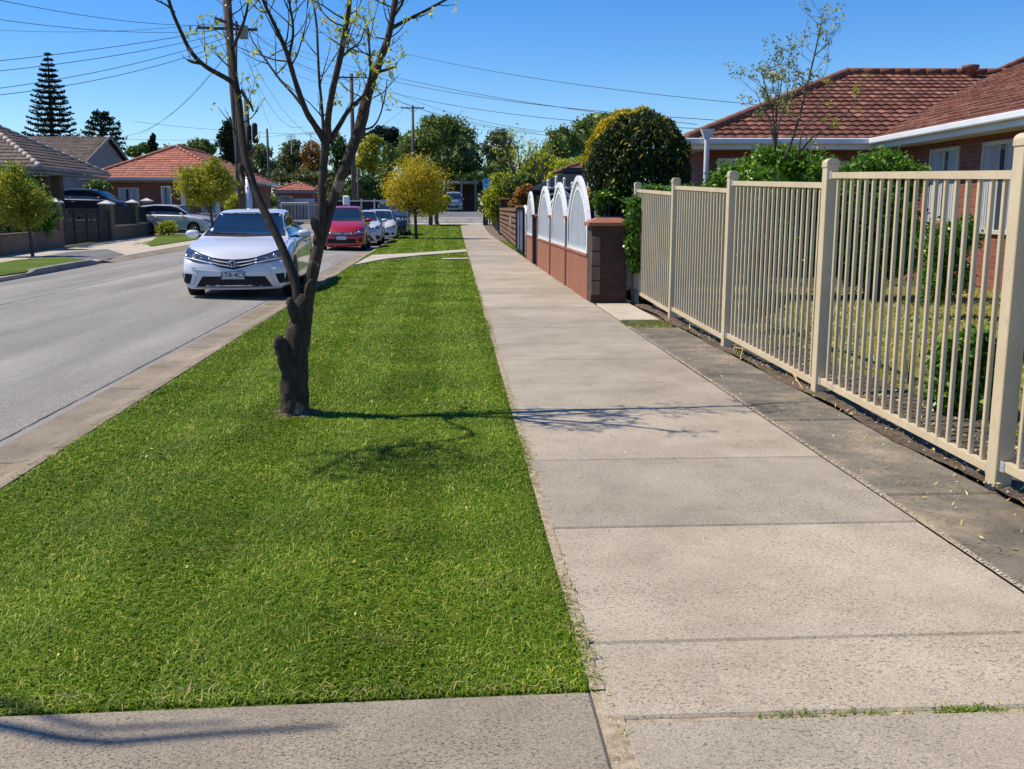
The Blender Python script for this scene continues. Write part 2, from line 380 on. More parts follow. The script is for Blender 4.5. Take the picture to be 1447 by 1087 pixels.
def mesh_obj(name, me, m, parent=None, smooth=False):
    o = bpy.data.objects.new(name, me); COL.objects.link(o)
    for mm in (m if isinstance(m, (list, tuple)) else [m]): me.materials.append(mm)
    if smooth and len(me.polygons): me.polygons.foreach_set("use_smooth", np.ones(len(me.polygons), dtype=bool))
    if parent is not None:
        o.parent = parent
        ORG[o.name] = ORG.get(parent.name, Vector((0, 0, 0)))
    return o

class MB:
    def __init__(s): s.v = []; s.f = []; s.uv = []
    def add(s, vs, fs, uvs=None):
        k = len(s.v); s.v += [tuple(v) for v in vs]; s.f += [tuple(i + k for i in f) for f in fs]
        if uvs: s.uv += list(uvs)
        elif s.uv: s.uv += [(0, 0)] * len(vs)
        return s
    def box(s, x0, x1, y0, y1, z0, z1):
        return s.add([(x0, y0, z0), (x1, y0, z0), (x1, y1, z0), (x0, y1, z0), (x0, y0, z1), (x1, y0, z1), (x1, y1, z1), (x0, y1, z1)],
                     [(0, 3, 2, 1), (4, 5, 6, 7), (0, 1, 5, 4), (1, 2, 6, 5), (2, 3, 7, 6), (3, 0, 4, 7)])
    def bev(s, x0, x1, y0, y1, z0, z1, b=0.006):
        # box with chamfered vertical and top edges
        vs = []
        for z, ins in ((z0, 0), (z1 - b, 0), (z1, b)):
            for (x, y) in ((x0 + b + ins * 0, y0 + ins), (x1 - b, y0 + ins), (x1 - ins, y0 + b), (x1 - ins, y1 - b), (x1 - b, y1 - ins), (x0 + b, y1 - ins), (x0 + ins, y1 - b), (x0 + ins, y0 + b)):
                vs.append((x, y, z))
        fs = [tuple(range(7, -1, -1)), tuple(range(16, 24))]
        for r in (0, 8):
            for i in range(8): j = (i + 1) % 8; fs.append((r + i, r + j, r + 8 + j, r + 8 + i))
        return s.add(vs, fs)
    def beam(s, a, b, w, h, up=(0, 0, 1)):
        a = Vector(a); b = Vector(b); d = (b - a).normalized(); up = Vector(up)
        r = d.cross(up).normalized() * (w / 2); u = r.cross(d).normalized() * (h / 2)
        vs = [a - r - u, a + r - u, a + r + u, a - r + u, b - r - u, b + r - u, b + r + u, b - r + u]
        return s.add(vs, [(0, 3, 2, 1), (4, 5, 6, 7), (0, 1, 5, 4), (1, 2, 6, 5), (2, 3, 7, 6), (3, 0, 4, 7)])
    def prism(s, poly, z0, z1):
        n = len(poly)
        vs = [(x, y, z0) for x, y in poly] + [(x, y, z1) for x, y in poly]
        return s.add(vs, [tuple(range(n - 1, -1, -1)), tuple(range(n, 2 * n))] + [(i, (i + 1) % n, n + (i + 1) % n, n + i) for i in range(n)])
    def tube(s, pts, rad, seg=8, jitter=0.0, cap=True, rng=rnd):
        pts = [Vector(p) for p in pts]; n = len(pts)
        if not isinstance(rad, (list, tuple)): rad = [rad] * n
        vs = []; ref = Vector((0.31, 0.17, 0.93))
        prev = None
        for i, p in enumerate(pts):
            d = (pts[min(i + 1, n - 1)] - pts[max(i - 1, 0)])
            if d.length < 1e-9: d = Vector((0, 0, 1))
            d.normalize()
            if prev is None:
                a = d.cross(ref if abs(d.dot(ref)) < 0.95 else Vector((1, 0, 0))).normalized()
            else:
                a = (prev - d * prev.dot(d))
                a = a.normalized() if a.length > 1e-6 else d.cross(ref).normalized()
            prev = a; b = d.cross(a)
            for j in range(seg):
                t = 2 * math.pi * j / seg; r = rad[i] * (1 + (rng.uniform(-jitter, jitter) if jitter else 0))
                vs.append(p + a * (math.cos(t) * r) + b * (math.sin(t) * r))
        fs = [(i * seg + j, i * seg + (j + 1) % seg, (i + 1) * seg + (j + 1) % seg, (i + 1) * seg + j) for i in range(n - 1) for j in range(seg)]
        if cap: fs += [tuple(range(seg - 1, -1, -1)), tuple((n - 1) * seg + j for j in range(seg))]
        return s.add(vs, fs)
    def lathe(s, c, prof, seg=16, axis='z'):
        vs = []
        for (r, h) in prof:
            for j in range(seg):
                t = 2 * math.pi * j / seg; a, b = r * math.cos(t), r * math.sin(t)
                vs.append({'z': (c[0] + a, c[1] + b, c[2] + h), 'x': (c[0] + h, c[1] + a, c[2] + b), 'y': (c[0] + a, c[1] + h, c[2] + b)}[axis])
        n = len(prof)
        fs = [(i * seg + j, i * seg + (j + 1) % seg, (i + 1) * seg + (j + 1) % seg, (i + 1) * seg + j) for i in range(n - 1) for j in range(seg)]
        fs += [tuple(range(seg - 1, -1, -1)), tuple((n - 1) * seg + j for j in range(seg))]
        return s.add(vs, fs)
    def build(s, name, m, parent=None, smooth=False, local=False):
        me = bpy.data.meshes.new(name)
        off = Vector((0, 0, 0)) if (parent is None or local) else ORG.get(parent.name, Vector((0, 0, 0)))
        v = np.array([tuple(q) for q in s.v], dtype=np.float64)
        if len(v): v = v - np.array(off)
        me.from_pydata(v.tolist(), [], s.f)
        if s.uv:
            ul = me.uv_layers.new(name="UVMap"); idx = np.empty(len(me.loops), dtype=np.int32); me.loops.foreach_get("vertex_index", idx)
            ul.data.foreach_set("uv", np.array(s.uv, dtype=np.float32)[idx].ravel())
        me.update()
        return mesh_obj(name, me, m, parent, smooth)

def np_mesh(name, verts, faces4, m, parent=None, smooth=False):
    """verts (n,3), faces (k,3|4) arrays, world coordinates"""
    off = np.array(ORG.get(parent.name, Vector((0, 0, 0)))) if parent is not None else np.zeros(3)
    me = bpy.data.meshes.new(name)
    v = (verts - off).astype(np.float32)
    me.vertices.add(len(v)); me.vertices.foreach_set("co", v.ravel())
    k, c = faces4.shape
    me.loops.add(k * c); me.loops.foreach_set("vertex_index", faces4.ravel().astype(np.int32))
    me.polygons.add(k); me.polygons.foreach_set("loop_start", (np.arange(k) * c).astype(np.int32))
    me.polygons.foreach_set("loop_total", np.full(k, c, dtype=np.int32))
    me.update(calc_edges=True)
    return mesh_obj(name, me, m, parent, smooth)

def copy_tree(o, parent=None):
    c = o.copy(); COL.objects.link(c); c.parent = parent
    for ch in [x for x in bpy.data.objects if x.parent == o and x != c]:
        copy_tree(ch, c)
    return c

def leaves(name, pts, size, m, parent=None, seed=1, aspect=0.5, up=0.0, jit=0.4):
    """one small folded diamond per point; pts (n,3) numpy"""
    r = np.random.default_rng(seed); n = len(pts)
    d = r.normal(size=(n, 3)); d[:, 2] += up; d /= np.linalg.norm(d, axis=1)[:, None] + 1e-9
    a = r.normal(size=(n, 3)); w = np.cross(d, a); w /= np.linalg.norm(w, axis=1)[:, None] + 1e-9
    s = size * (1 + jit * r.uniform(-1, 1, n))[:, None]
    p = pts
    v = np.stack([p - d * s * 0.5, p + w * s * aspect * 0.5 , p + d * s * 0.5, p - w * s * aspect * 0.5], axis=1).reshape(-1, 3)
    f = np.arange(4 * n).reshape(n, 4)
    return np_mesh(name, v, f, m, parent)

def blob_pts(blobs, n, clump=0.3, kper=40, seed=1, shell=0.55, zmin=None):
    r = np.random.default_rng(seed); out = []
    wts = np.array([(b[3] * b[4] + b[4] * b[5] + b[3] * b[5]) for b in blobs]); wts = wts / wts.sum()
    for b, w in zip(blobs, wts):
        k = max(6, int(kper)); d = r.normal(size=(k, 3)); d /= np.linalg.norm(d, axis=1)[:, None]
        rad = shell + (1 - shell) * r.random(k) ** 0.7
        cs = d * rad[:, None] * (1 - clump * 0.35)
        m = int(n * w); i = r.integers(0, k, m)
        sz = clump * (0.6 + 0.8 * r.random(k))
        p = cs[i] + r.normal(size=(m, 3)) * (sz[i] * 0.42)[:, None]
        out.append(p * np.array([b[3], b[4], b[5]]) + np.array([b[0], b[1], b[2]]))
    p = np.concatenate(out)
    if zmin is not None: p = p[p[:, 2] > zmin]
    return p

def smooth_pts(pts, n=4):
    pts = [tuple(p) for p in pts]; out = []
    for i in range(len(pts) - 1):
        p0, p1, p2, p3 = [np.array(pts[max(0, min(len(pts) - 1, i + k))], dtype=float) for k in (-1, 0, 1, 2)]
        for j in range(n):
            t = j / n
            out.append(tuple(0.5 * ((2 * p1) + (-p0 + p2) * t + (2 * p0 - 5 * p1 + 4 * p2 - p3) * t * t + (-p0 + 3 * p1 - 3 * p2 + p3) * t ** 3)))
    out.append(pts[-1]); return out

# ------------------------------------------------------------------ the setting: ground, road, paths
def sheet(name, xl, xr, y0, y1, z, m, dy=1.0, nx=1, skirt=0.15, crown=0.0, kind='structure', wob=0.0, wobl=0.0):
    ny = max(1, int(round((y1 - y0) / dy))); vs = []; fs = []
    fl = xl if callable(xl) else (lambda y: xl); fr = xr if callable(xr) else (lambda y: xr)
    cols = nx + 3
    for i in range(ny + 1):
        y = y0 + (y1 - y0) * i / ny; g = G(y)
        a, b = fl(y) + rnd.uniform(-wobl, wobl), fr(y) + rnd.uniform(-wob, wob)
        vs.append((a, y, g + z - skirt))
        for j in range(nx + 1):
            t = j / nx; vs.append((a + (b - a) * t, y, g + z + crown * (1 - (2 * t - 1) ** 2)))
        vs.append((b, y, g + z - skirt))
    for i in range(ny):
        for j in range(cols - 1):
            k = i * cols + j; fs.append((k, k + 1, k + cols + 1, k + cols))
    fs.append(tuple(range(cols))[::-1]); fs.append(tuple(ny * cols + j for j in range(cols)))
    mb = MB(); mb.add(vs, fs); o = mb.build(name, m)
    if kind: o['kind'] = kind
    return o

mb = MB()
ys = [-60, -20, 0, 30, 55] + [55 + 4.5 * i for i in range(1, 11)] + [200, 600, 3500]
for y in ys: mb.v += [(-2500, y, G(y) - 0.22), (2500, y, G(y) - 0.22)]
mb.f += [(2 * i, 2 * i + 1, 2 * i + 3, 2 * i + 2) for i in range(len(ys) - 1)]
mb.build("ground", M_yard)['kind'] = 'structure'
sheet("road", lambda y: L(y), lambda y: K(y) - 0.53, -12, 110, -0.085, M_asph, 1.0, 10, 0.1, 0.05)
sheet("cross_road", -60, 60, 73.5, 80.5, -0.02, M_asph, 1.0, 10, 0.1, 0.02)
sheet("far_driveway", lambda y: -2.2 - 0.02 * (y - 80), 2.5, 81.5, 99, 0.0, M_asph2, 1.0, 1, 0.1)
sheet("far_pavement", -30, 30, 80.5, 81.5, 0.03, M_slab, 1.0, 1, 0.1)
sheet("near_corner_pavement", -3.2, 3.4, 71.2, 73.0, 0.012, M_slab, 1.0, 1, 0.1)
sheet("yard_ground", 2.72, 70, 17.2, 72, -0.035, M_yard, 2.0, 1, 0.1)
sheet("garden_lawn", 3.28, 40, -6, 17.2, -0.02, M_dry, 1.0, 1, 0.1, wobl=0.05)
sheet("yard_ground_opposite", -90, lambda y: FN(y), -10, 74, -0.03, M_yard, 2.0, 1, 0.1)
# soil bed beside the side strip
def soil():
    nx, ny = 14, 300; vs = []; fs = []
    r = random.Random(3)
    for i in range(ny + 1):
        y = -4 + 18.0 * i / ny
        e0 = 2.60 + 0.03 * math.sin(y * 3.1) + r.uniform(-.008, .008)
        for j in range(nx + 1):
            x = e0 + (3.36 - e0) * j / nx
            z = 0.0 + 0.018 * math.sin(x * 9 + y * 2.3) * math.sin(y * 4.7 + 1) + r.uniform(-0.012, 0.012) + 0.012 * math.sin(y * 1.1)
            vs.append((x, y, z if 0 < j else 0.004))
    for i in range(ny):
        for j in range(nx): k = i * (nx + 1) + j; fs.append((k, k + 1, k + nx + 2, k + nx + 1))
    m = MB(); m.add(vs, fs); m.build("garden_bed", M_soil)['kind'] = 'structure'
soil()
# footpath slabs
jn = [-3.0, -1.6, -0.1, 1.2, 2.392]
jn2 = [2.410, 2.87, 4.00, 5.15, 6.37, 7.56, 8.79, 9.86, 11.3]
y = 11.3
while y < 71: y += 1.18; jn2.append(y)
def slab(mb, x0, x1, y0, y1, z=0.0, b=0.008, th=0.12, g0=None):
    ga, gb = G(y0), G(y1)
    vs = []
    for (ins, zz) in ((0, z - th), (0, z - b), (b, z)):
        vs += [(x0 + ins, y0 + ins, zz + ga), (x1 - ins, y0 + ins, zz + ga), (x1 - ins, y1 - ins, zz + gb), (x0 + ins, y1 - ins, zz + gb)]
    fs = [(8, 9, 10, 11)]
    for r in (0, 4):
        for i in range(4): j = (i + 1) % 4; fs.append((r + i, r + j, r + 4 + j, r + 4 + i))
    mb.add(vs, fs)
mb = MB()
for a, b in zip(jn[:-1], jn[1:]): slab(mb, 0.43, 2.03, a + 0.004, b - 0.004, rnd.uniform(-.002, .002))
for i, (a, b) in enumerate(zip(jn2[:-1], jn2[1:])):
    slab(mb, 0.39, 2.015, a + 0.003, b - 0.003, rnd.uniform(-.003, .003))
mb.build("footpath", M_path)['kind'] = 'structure'
sheet("footpath_base", 0.36, 2.7, -4, 72, -0.03, M_soil, 2.0, 1, 0.08)
# side strip, worn concrete
mb = MB()
sj = [-3.5, -1.9, -0.2, 1.5, 2.9, 4.42, 6.1, 7.9, 9.5, 11.2]
for a, b in zip(sj[:-1], sj[1:]): slab(mb, 2.055, 2.60, a + 0.005, b - 0.005, rnd.uniform(-.006, .002), 0.012)
mb.build("side_strip_pavement", M_strip)['kind'] = 'structure'
mb = MB(); slab(mb, 2.06, 2.55, 12.1, 14.25, -0.001, 0.01); mb.build("pale_side_pavement", M_slab)['kind'] = 'structure'
# near driveway crossover in the foreground
mb = MB(); _e = .012
_q = [(-2.68, -3.0), (.372, -3.0), (.372, 2.555), (-2.68, 2.475)]; _qi = [(-2.68 + _e, -3.0), (.372 - _e, -3.0), (.372 - _e, 2.555 - _e), (-2.68 + _e, 2.475 - _e)]
mb.add([(x, y, -.12) for x, y in _q] + [(x, y, -.008) for x, y in _q] + [(x, y, .002) for x, y in _qi], [(8, 9, 10, 11)] + [(r + i, r + (i + 1) % 4, r + 4 + (i + 1) % 4, r + 4 + i) for r in (0, 4) for i in range(4)])
mb.build("driveway", M_drive)['kind'] = 'structure'
# verges
sheet("verge", K, 0.375, 2.40, 71.2, -0.012, M_turf, 0.25, 1, 0.12, wob=0.012)
RLO = [tuple(P(*q))[:2] for q in ((500, 376), (546, 367), (592, 362.3), (657, 357.2))]
RUP = [tuple(P(*q))[:2] for q in ((527, 357.5), (583, 359.2), (657, 353.8))]
RUP[0] = (K(30.5) + .01, 29.6)
def ribbon(name, lo, up):
    xs = np.linspace(min(p[0] for p in lo), .37, 24); lx, ly = zip(*lo); ux, uy = zip(*up); vs = []
    for x in xs:
        a, b_ = np.interp(x, lx, ly), np.interp(x, ux, uy); vs += [(x, a, -.1), (x, a, .034), (x, b_, .034), (x, b_, -.1)]
    m = MB(); m.add(vs, [(4 * k + q, 4 * k + q + 1, 4 * k + q + 5, 4 * k + q + 4) for k in range(23) for q in range(3)] + [(0, 1, 2, 3), (92, 93, 94, 95)]); m.build(name, M_slab)['kind'] = 'structure'
ribbon("driveway_ribbon", RLO, RUP)
RL2 = [(-.38, 27.1), (.37, 27.35)]; RU2 = [(-.38, 27.6), (.37, 27.9)]
ribbon("driveway_ribbon_stub", RL2, RU2)
def off_ribbon(x, y):
    r1 = (y > np.interp(x, *zip(*RLO)) - .1) & (y < np.interp(x, *zip(*RUP)) + .1)
    r2 = (y > 27.0) & (y < 27.9) & (x > -.45)
    return ~(r1 | r2)
M_sand = mix_mat("sandy_grit", (0.25, 0.19, 0.12), (0.44, 0.36, 0.25), 30, 0.95, 160, 0.8, 0.006)
def rag(name, xa, xb, y0, y1, z, amp, along='y', seed=1):
    r = random.Random(seed); n = int((y1 - y0 if along == 'y' else xb - xa) / .02); vs = []; v0 = v1 = 0
    for i in range(n + 1):
        v1 = .75 * v1 + r.gauss(0, amp * .6)
        if along == 'y': y = y0 + (y1 - y0) * i / n; vs += [(xa, y, z), (xb + max(-abs(xb - xa) * .8, v1), y, z)]
        else: x = xa + (xb - xa) * i / n; vs += [(x, y0, z), (x, y1 + max(-abs(y1 - y0) * .8, v1), z)]
    m = MB(); m.add(vs, [(2 * i, 2 * i + 1, 2 * i + 3, 2 * i + 2) for i in range(n)]); m.build(name, M_sand)['kind'] = 'structure'
rag("path_edge_sand", .37, .408, 2.56, 20, .0022, .0035)
rag("joint_sand", .37, .44, -1.5, 2.60, -.004, .001)
rag("cross_joint_sand", .36, 2.05, 2.36, 2.44, -.012, .002, 'x')
rag("strip_joint_sand", 2.022, 2.05, -1, 11.4, -.003, .002)
# gutter with rolled kerb: sections of about 2.4 m
mb = MB(); y = -4.0
while y < 71:
    y2 = y + 2.4; n = 3
    prof = [(-0.535, -0.2), (-0.53, -0.082), (-0.30, -0.088), (-0.20, -0.07), (-0.12, -0.02), (-0.06, 0.0), (0.0, 0.003), (0.0, -0.2)]
    vs = []
    for i in range(n + 1):
        yy = y + 0.006 + (y2 - y - 0.012) * i / n
        vs += [(K(yy) + px, yy, pz + G(yy)) for px, pz in prof]
    q = len(prof)
    fs = [(i * q + j, i * q + j + 1, (i + 1) * q + j + 1, (i + 1) * q + j) for i in range(n) for j in range(q - 1)]
    fs += [tuple(range(q))[::-1], tuple(n * q + j for j in range(q))]
    mb.add(vs, fs); y = y2
mb.build("kerb_and_gutter", M_gutter)['kind'] = 'structure'
# far side: pavement, kerb, asphalt patch, turf
sheet("opposite_pavement", FN, lambda y: L(y) - 0.02, -10, 71, 0.0, M_slab, 1.0, 1, 0.12)
def poly_sheet(name, pts, z, m, th=0.05):
    b = MB(); b.prism([(p[0], p[1]) for p in pts], z - th, z); o = b.build(name, m); o['kind'] = 'structure'; return o
poly_sheet("opposite_driveway_patch", [(-12.1, 28.6), (-12.75, 33.2), (-12.3, 35.6), (-10.25, 31.2), (-9.75, 28.3), (-10.2, 28.1)], 0.008, M_asph2)
poly_sheet("opposite_verge", [(-9.55, 22.6), (-9.75, 26.9), (-11.3, 29.2), (-11.9, 27.6), (-11.1, 21.2), (-10.8, 15.0), (-9.4, 15.0), (-9.4, 22.0)], 0.03, M_turf)
poly_sheet("opposite_verge_beyond_gate", [(-11.5, 38.0), (-12.5, 40.8), (-16.0, 54.5), (-16.4, 57.5), (-13.6, 56.5), (-12.1, 46.5)], 0.03, M_turf)
mb = MB()
kp = [(22.0, -0.04), (22.6, 0.055), (24, 0.06), (25.5, 0.06), (26.8, 0.055), (27.7, -0.05)]
vs = []
for y, z in kp: vs += [(L(y) - 0.15, y, -0.2), (L(y) - 0.15, y, z), (L(y) - 0.012, y, z - 0.003), (L(y) + 0.02, y, -0.12)]
fs = [(i * 4 + j, i * 4 + j + 1, i * 4 + j + 5, i * 4 + j + 4) for i in range(5) for j in range(3)] + [(0, 1, 2, 3), (20, 21, 22, 23)]
mb.add(vs, fs); mb.build("opposite_kerb", M_kerbd)['kind'] = 'structure'
mb = MB(); y = 27.8
while y < 70:
    yb = y + 3.0; mb.add([(L(y) - .1, y, .006 + G(y)), (L(y) + .32, y, -.07 + G(y)), (L(yb) + .32, yb - .02, -.07 + G(yb)), (L(yb) - .1, yb - .02, .006 + G(yb))], [(0, 1, 2, 3)]); y = yb
mb.build("opposite_gutter", M_gutter)['kind'] = 'structure'
# seam and cracks in the road
def crack(name, pts, w):
    vs = []; fs = []; r = random.Random(5)
    P2 = []
    for (a, b) in zip(pts[:-1], pts[1:]):
        n = max(2, int((Vector(b) - Vector(a)).length / 0.12))
        P2 += [(a[0] + (b[0] - a[0]) * i / n + r.uniform(-.005, .005), a[1] + (b[1] - a[1]) * i / n) for i in range(n)]
    for i, (x, y) in enumerate(P2):
        t = (x - L(y)) / (K(y) - 0.53 - L(y)); z = -0.085 + 0.05 * (1 - (2 * t - 1) ** 2) + 0.004 + G(y)
        ww = w * r.uniform(0.5, 1.2); vs += [(x - ww / 2, y, z), (x + ww / 2, y, z)]
    fs = [(2 * i, 2 * i + 1, 2 * i + 3, 2 * i + 2) for i in range(len(P2) - 1)]
    m = MB(); m.add(vs, fs); m.build(name, M_crack)['kind'] = 'structure'
crack("road_seam", [(-6.6, 8), (-6.9, 20), (-7.6, 34), (-9, 60)], 0.02)
crack("road_edge_seam", [(-2.83, 4.0), (K(30) - .56, 30.0)], 0.014)
crack("road_crack", [(-2.95, 13.2), (-3.6, 13.35), (-4.5, 13.3)], 0.014)

# ------------------------------------------------------------------ lawn blades
def blades(name, regions, m, seed, hgt=(0.012, 0.028)):
    r = np.random.default_rng(seed); P_, S_ = [], []
    for (y0, y1, dens, sc, xlf, xrf) in regions:
        xm0 = min(xlf(y0), xlf(y1)); xm1 = max(xrf(y0), xrf(y1))
        n = int((xm1 - xm0) * (y1 - y0) * dens)
        x = r.uniform(xm0, xm1, n); y = r.uniform(y0, y1, n)
        t = (y - y0) / (y1 - y0); xa = xlf(y0) + (xlf(y1) - xlf(y0)) * t; xb = xrf(y0) + (xrf(y1) - xrf(y0)) * t
        e_ = 0.5 * np.sin(y * 7.3) + 0.3 * np.sin(y * 19.1 + 1) + 0.4 * np.sin(y * 43 + 2)
        k = (x > xa) & (x < xb + 0.018 * e_ + r.normal(0, .008, n)) & ((x + 1.08) ** 2 + (y - 6.52) ** 2 > .13 ** 2 * (1 + .5 * np.sin(7 * np.arctan2(y - 6.52, x + 1.08))))
        if name in ('grass', 'verge_edge_grass'): k &= off_ribbon(x, y) & (y > 2.575 + .0262 * (x - .372))
        x, y = x[k], y[k]
        g = 1.25 * np.clip((y - 55) / 45, 0, 1) ** 2 * (3 - 2 * np.clip((y - 55) / 45, 0, 1))
        P_.append(np.stack([x, y, g - 0.012], 1)); S_.append(np.full(len(x), sc))
    p = np.concatenate(P_); sc = np.concatenate(S_); n = len(p)
    az = r.uniform(0, 2 * np.pi, n)
    if name == 'grass':
        band = np.sign(np.sin((p[:, 0] + 0.02 * p[:, 1]) * np.pi / 0.42))
        az = np.where(r.random(n) < .55, band * np.pi / 2 + r.normal(0, .8, n), az)
    h = r.uniform(hgt[0], hgt[1], n) * (1 + 0.16 * (sc - 1))
    patch = 0.8 + 0.35 * np.sin(p[:, 0] * 2.1 + 1.3 * np.sin(p[:, 1] * 1.7)) * np.sin(p[:, 1] * 1.3)
    h *= patch
    lean = r.uniform(0.5, 2.4, n) * h; w = r.uniform(0.0026, 0.0052, n) * sc
    d = np.stack([np.cos(az), np.sin(az), 0 * az], 1); s = np.stack([-np.sin(az), np.cos(az), 0 * az], 1)
    z = np.zeros_like(p); z[:, 2] = 1
    b0 = p - s * w[:, None] * .5; b1 = p + s * w[:, None] * .5
    curl = s * (r.normal(0, .5, n) * h)[:, None]
    mid = p + d * (lean * 0.35)[:, None] + z * (h * 0.8)[:, None]
    m0 = mid - s * w[:, None] * .42; m1 = mid + s * w[:, None] * .42
    tip = p + d * lean[:, None] + z * (h * r.uniform(.55, 1.1, n))[:, None] + curl
    v = np.stack([b0, b1, m1, m0, tip + s * w[:, None] * .07, tip - s * w[:, None] * .07], 1).reshape(-1, 3)
    i = np.arange(n) * 6
    f = np.concatenate([np.stack([i, i + 1, i + 2, i + 3], 1), np.stack([i + 3, i + 2, i + 4, i + 5], 1)])
    o = np_mesh(name, v, f, m); o['kind'] = 'stuff'
    return o
near = lambda y: max(K(y), -0.42 * y - 0.6) + 0.0
edge = lambda y: 0.395
NB = [(2.48, 3.3, 26000, 1.0, near, edge), (3.3, 4.5, 20000, 1.05, near, edge), (4.5, 6.5, 12000, 1.3, lambda y: K(y) + .01, edge),
      (6.5, 9.5, 7000, 1.7, lambda y: K(y) + .01, edge), (9.5, 14, 3600, 2.3, lambda y: K(y) + .01, edge), (14, 20, 1700, 3.2, lambda y: K(y) + .01, edge), (20, 27, 900, 4.4, lambda y: K(y) + .01, edge),
      (27, 31.5, 600, 5.5, lambda y: K(y) + .01, edge), (31.5, 45, 380, 7, lambda y: K(y) + .01, edge), (45, 71, 120, 10, lambda y: K(y) + .01, edge)]
blades("grass", NB, M_grass, 11)
blades("stray_grass", [(2.388, 2.412, 9000, .8, lambda y: 0.8, lambda y: 2.03), (2.385, 2.415, 16000, 1.0, lambda y: 1.3, lambda y: 1.5), (0.5, 2.56, 1000, 1.0, lambda y: 0.385, lambda y: 0.44),
       (11.2, 12.0, 1500, 2.2, lambda y: 2.02, lambda y: 2.6), (8, 11.2, 500, 2.4, lambda y: 2.62, lambda y: 2.72), (14.2, 14.6, 1000, 2.5, lambda y: 2.0, lambda y: 2.2),
       (14.5, 28, 60, 4, lambda y: 1.9, lambda y: 2.0), (28.5, 45, 500, 6, lambda y: 2.02, lambda y: 2.3),
       (8.9, 11, 40, 2.5, lambda y: K(y) - .1, lambda y: K(y))], M_grass, 12, (0.010, 0.026))
blades("verge_edge_grass", [(2.55, 14, 900, 1.6, lambda y: 0.36, lambda y: 0.43), (2.52, 2.62, 2500, 1.1, lambda y: -1.4, lambda y: 0.39), (4, 14, 600, 1.8, lambda y: K(y) - .04, lambda y: K(y) + .03)], M_drygrass, 13, (0.015, 0.035))
blades("dry_lawn_grass", [(3, 7, 900, 2.6, lambda y: 3.35, lambda y: 6.5), (7, 17, 260, 4.5, lambda y: 3.35, lambda y: 9.5)], M_drygrass, 14, (0.015, 0.035))
blades("opposite_grass", [(20, 27, 450, 5, lambda y: -11.0, lambda y: -9.75), (40, 55, 60, 9, lambda y: -13.7 - .16 * (y - 45), lambda y: -12.2 - .1 * (y - 45))], M_grass, 15)

mb = MB()
_n = 22; _vs = [(-1.08, 6.52, 0.03)]
for q_ in (.10, .2):
    for k_ in range(_n): a_ = 2 * math.pi * k_ / _n; rr_ = q_ * (1 + .25 * math.sin(5 * a_)); _vs.append((-1.08 + rr_ * math.cos(a_), 6.52 + rr_ * math.sin(a_), .018 if q_ < .15 else -.02))
mb.add(_vs, [(0, 1 + k_, 1 + (k_ + 1) % _n) for k_ in range(_n)] + [(1 + k_, 1 + _n + k_, 1 + _n + (k_ + 1) % _n, 1 + (k_ + 1) % _n) for k_ in range(_n)])
mb.build("bare_soil_patch", M_soil, None, True)['kind'] = 'structure'
# joint rubble / pebbles and litter
def pebbles(name, n, fx, size, m, seed):
    r = random.Random(seed); b = MB()
    for i in range(n):
        x, y, z = fx(r); s = size * r.uniform(0.4, 1.3)
        b.lathe((x, y, z - s * 0.2), [(s * .3, -s * .2), (s * .55, 0.0), (s * .4, s * .3), (s * .12, s * .42)], 6)
    o = b.build(name, m, smooth=True); o['kind'] = 'stuff'; return o
pebbles("joint_gravel", 120, lambda r: (r.uniform(0.385, 0.445), r.uniform(1.2, 2.62), -0.006), 0.014, M_stone, 1)
pebbles("edge_gravel", 420, lambda r: (2.035 + r.gauss(0, .006), 2.2 + 9 * r.random() ** 1.3, 0.001), 0.013, M_stone, 2)
pebbles("bed_gravel", 500, lambda r: (r.uniform(2.62, 3.2), 3.5 + 9 * r.random() ** 1.3, 0.008), 0.016, M_stone, 4)
r_ = np.random.default_rng(9)
pts = np.stack([r_.uniform(2.1, 2.65, 260), 3.2 + 8 * r_.random(260) ** 1.2, np.full(260, .006)], 1)
leaves('strip_litter', pts, 0.028, M_litter, None, 33, 0.22)['kind'] = 'stuff'
pts = np.stack([r_.uniform(2.6, 3.3, 900), 3.4 + 8 * r_.random(900) ** 1.2, r_.uniform(0.004, 0.03, 900)], 1)
leaves("leaf_litter", pts, 0.035, M_litter, None, 3, 0.3)['kind'] = 'stuff'
pts = np.stack([r_.uniform(-2.2, .35, 260), 2.6 + 10 * r_.random(260) ** 1.3, np.full(260, 0.018)], 1)
leaves("grass_clippings", pts, 0.022, M_litter, None, 25, 0.35)['kind'] = 'stuff'
pts = np.stack([r_.uniform(-2.6, 2.6, 70), 2.3 + 10 * r_.random(70) ** 1.4, np.full(70, 0.004)], 1)
k_ = pts[:, 0] > 0.4; leaves("fallen_leaves", pts[k_], 0.014, M_litter, None, 5, 0.5)['kind'] = 'stuff'
# dry bent stems lying on the bed
mb = MB(); mb.tube([(2.66, 7.4, 0.02), (2.7, 7.6, 0.1), (2.76, 7.9, 0.06)], 0.006, 5); mb.tube([(2.62, 7.15, 0.01), (2.7, 7.75, 0.1), (2.74, 8.1, 0.05)], 0.005, 5)
mb.tube([(2.56, 8.6, 0.02), (2.67, 8.9, 0.07), (2.7, 9.3, 0.03)], 0.005, 5)
mb.build("dry_stems", M_litter)["kind"] = "stuff"

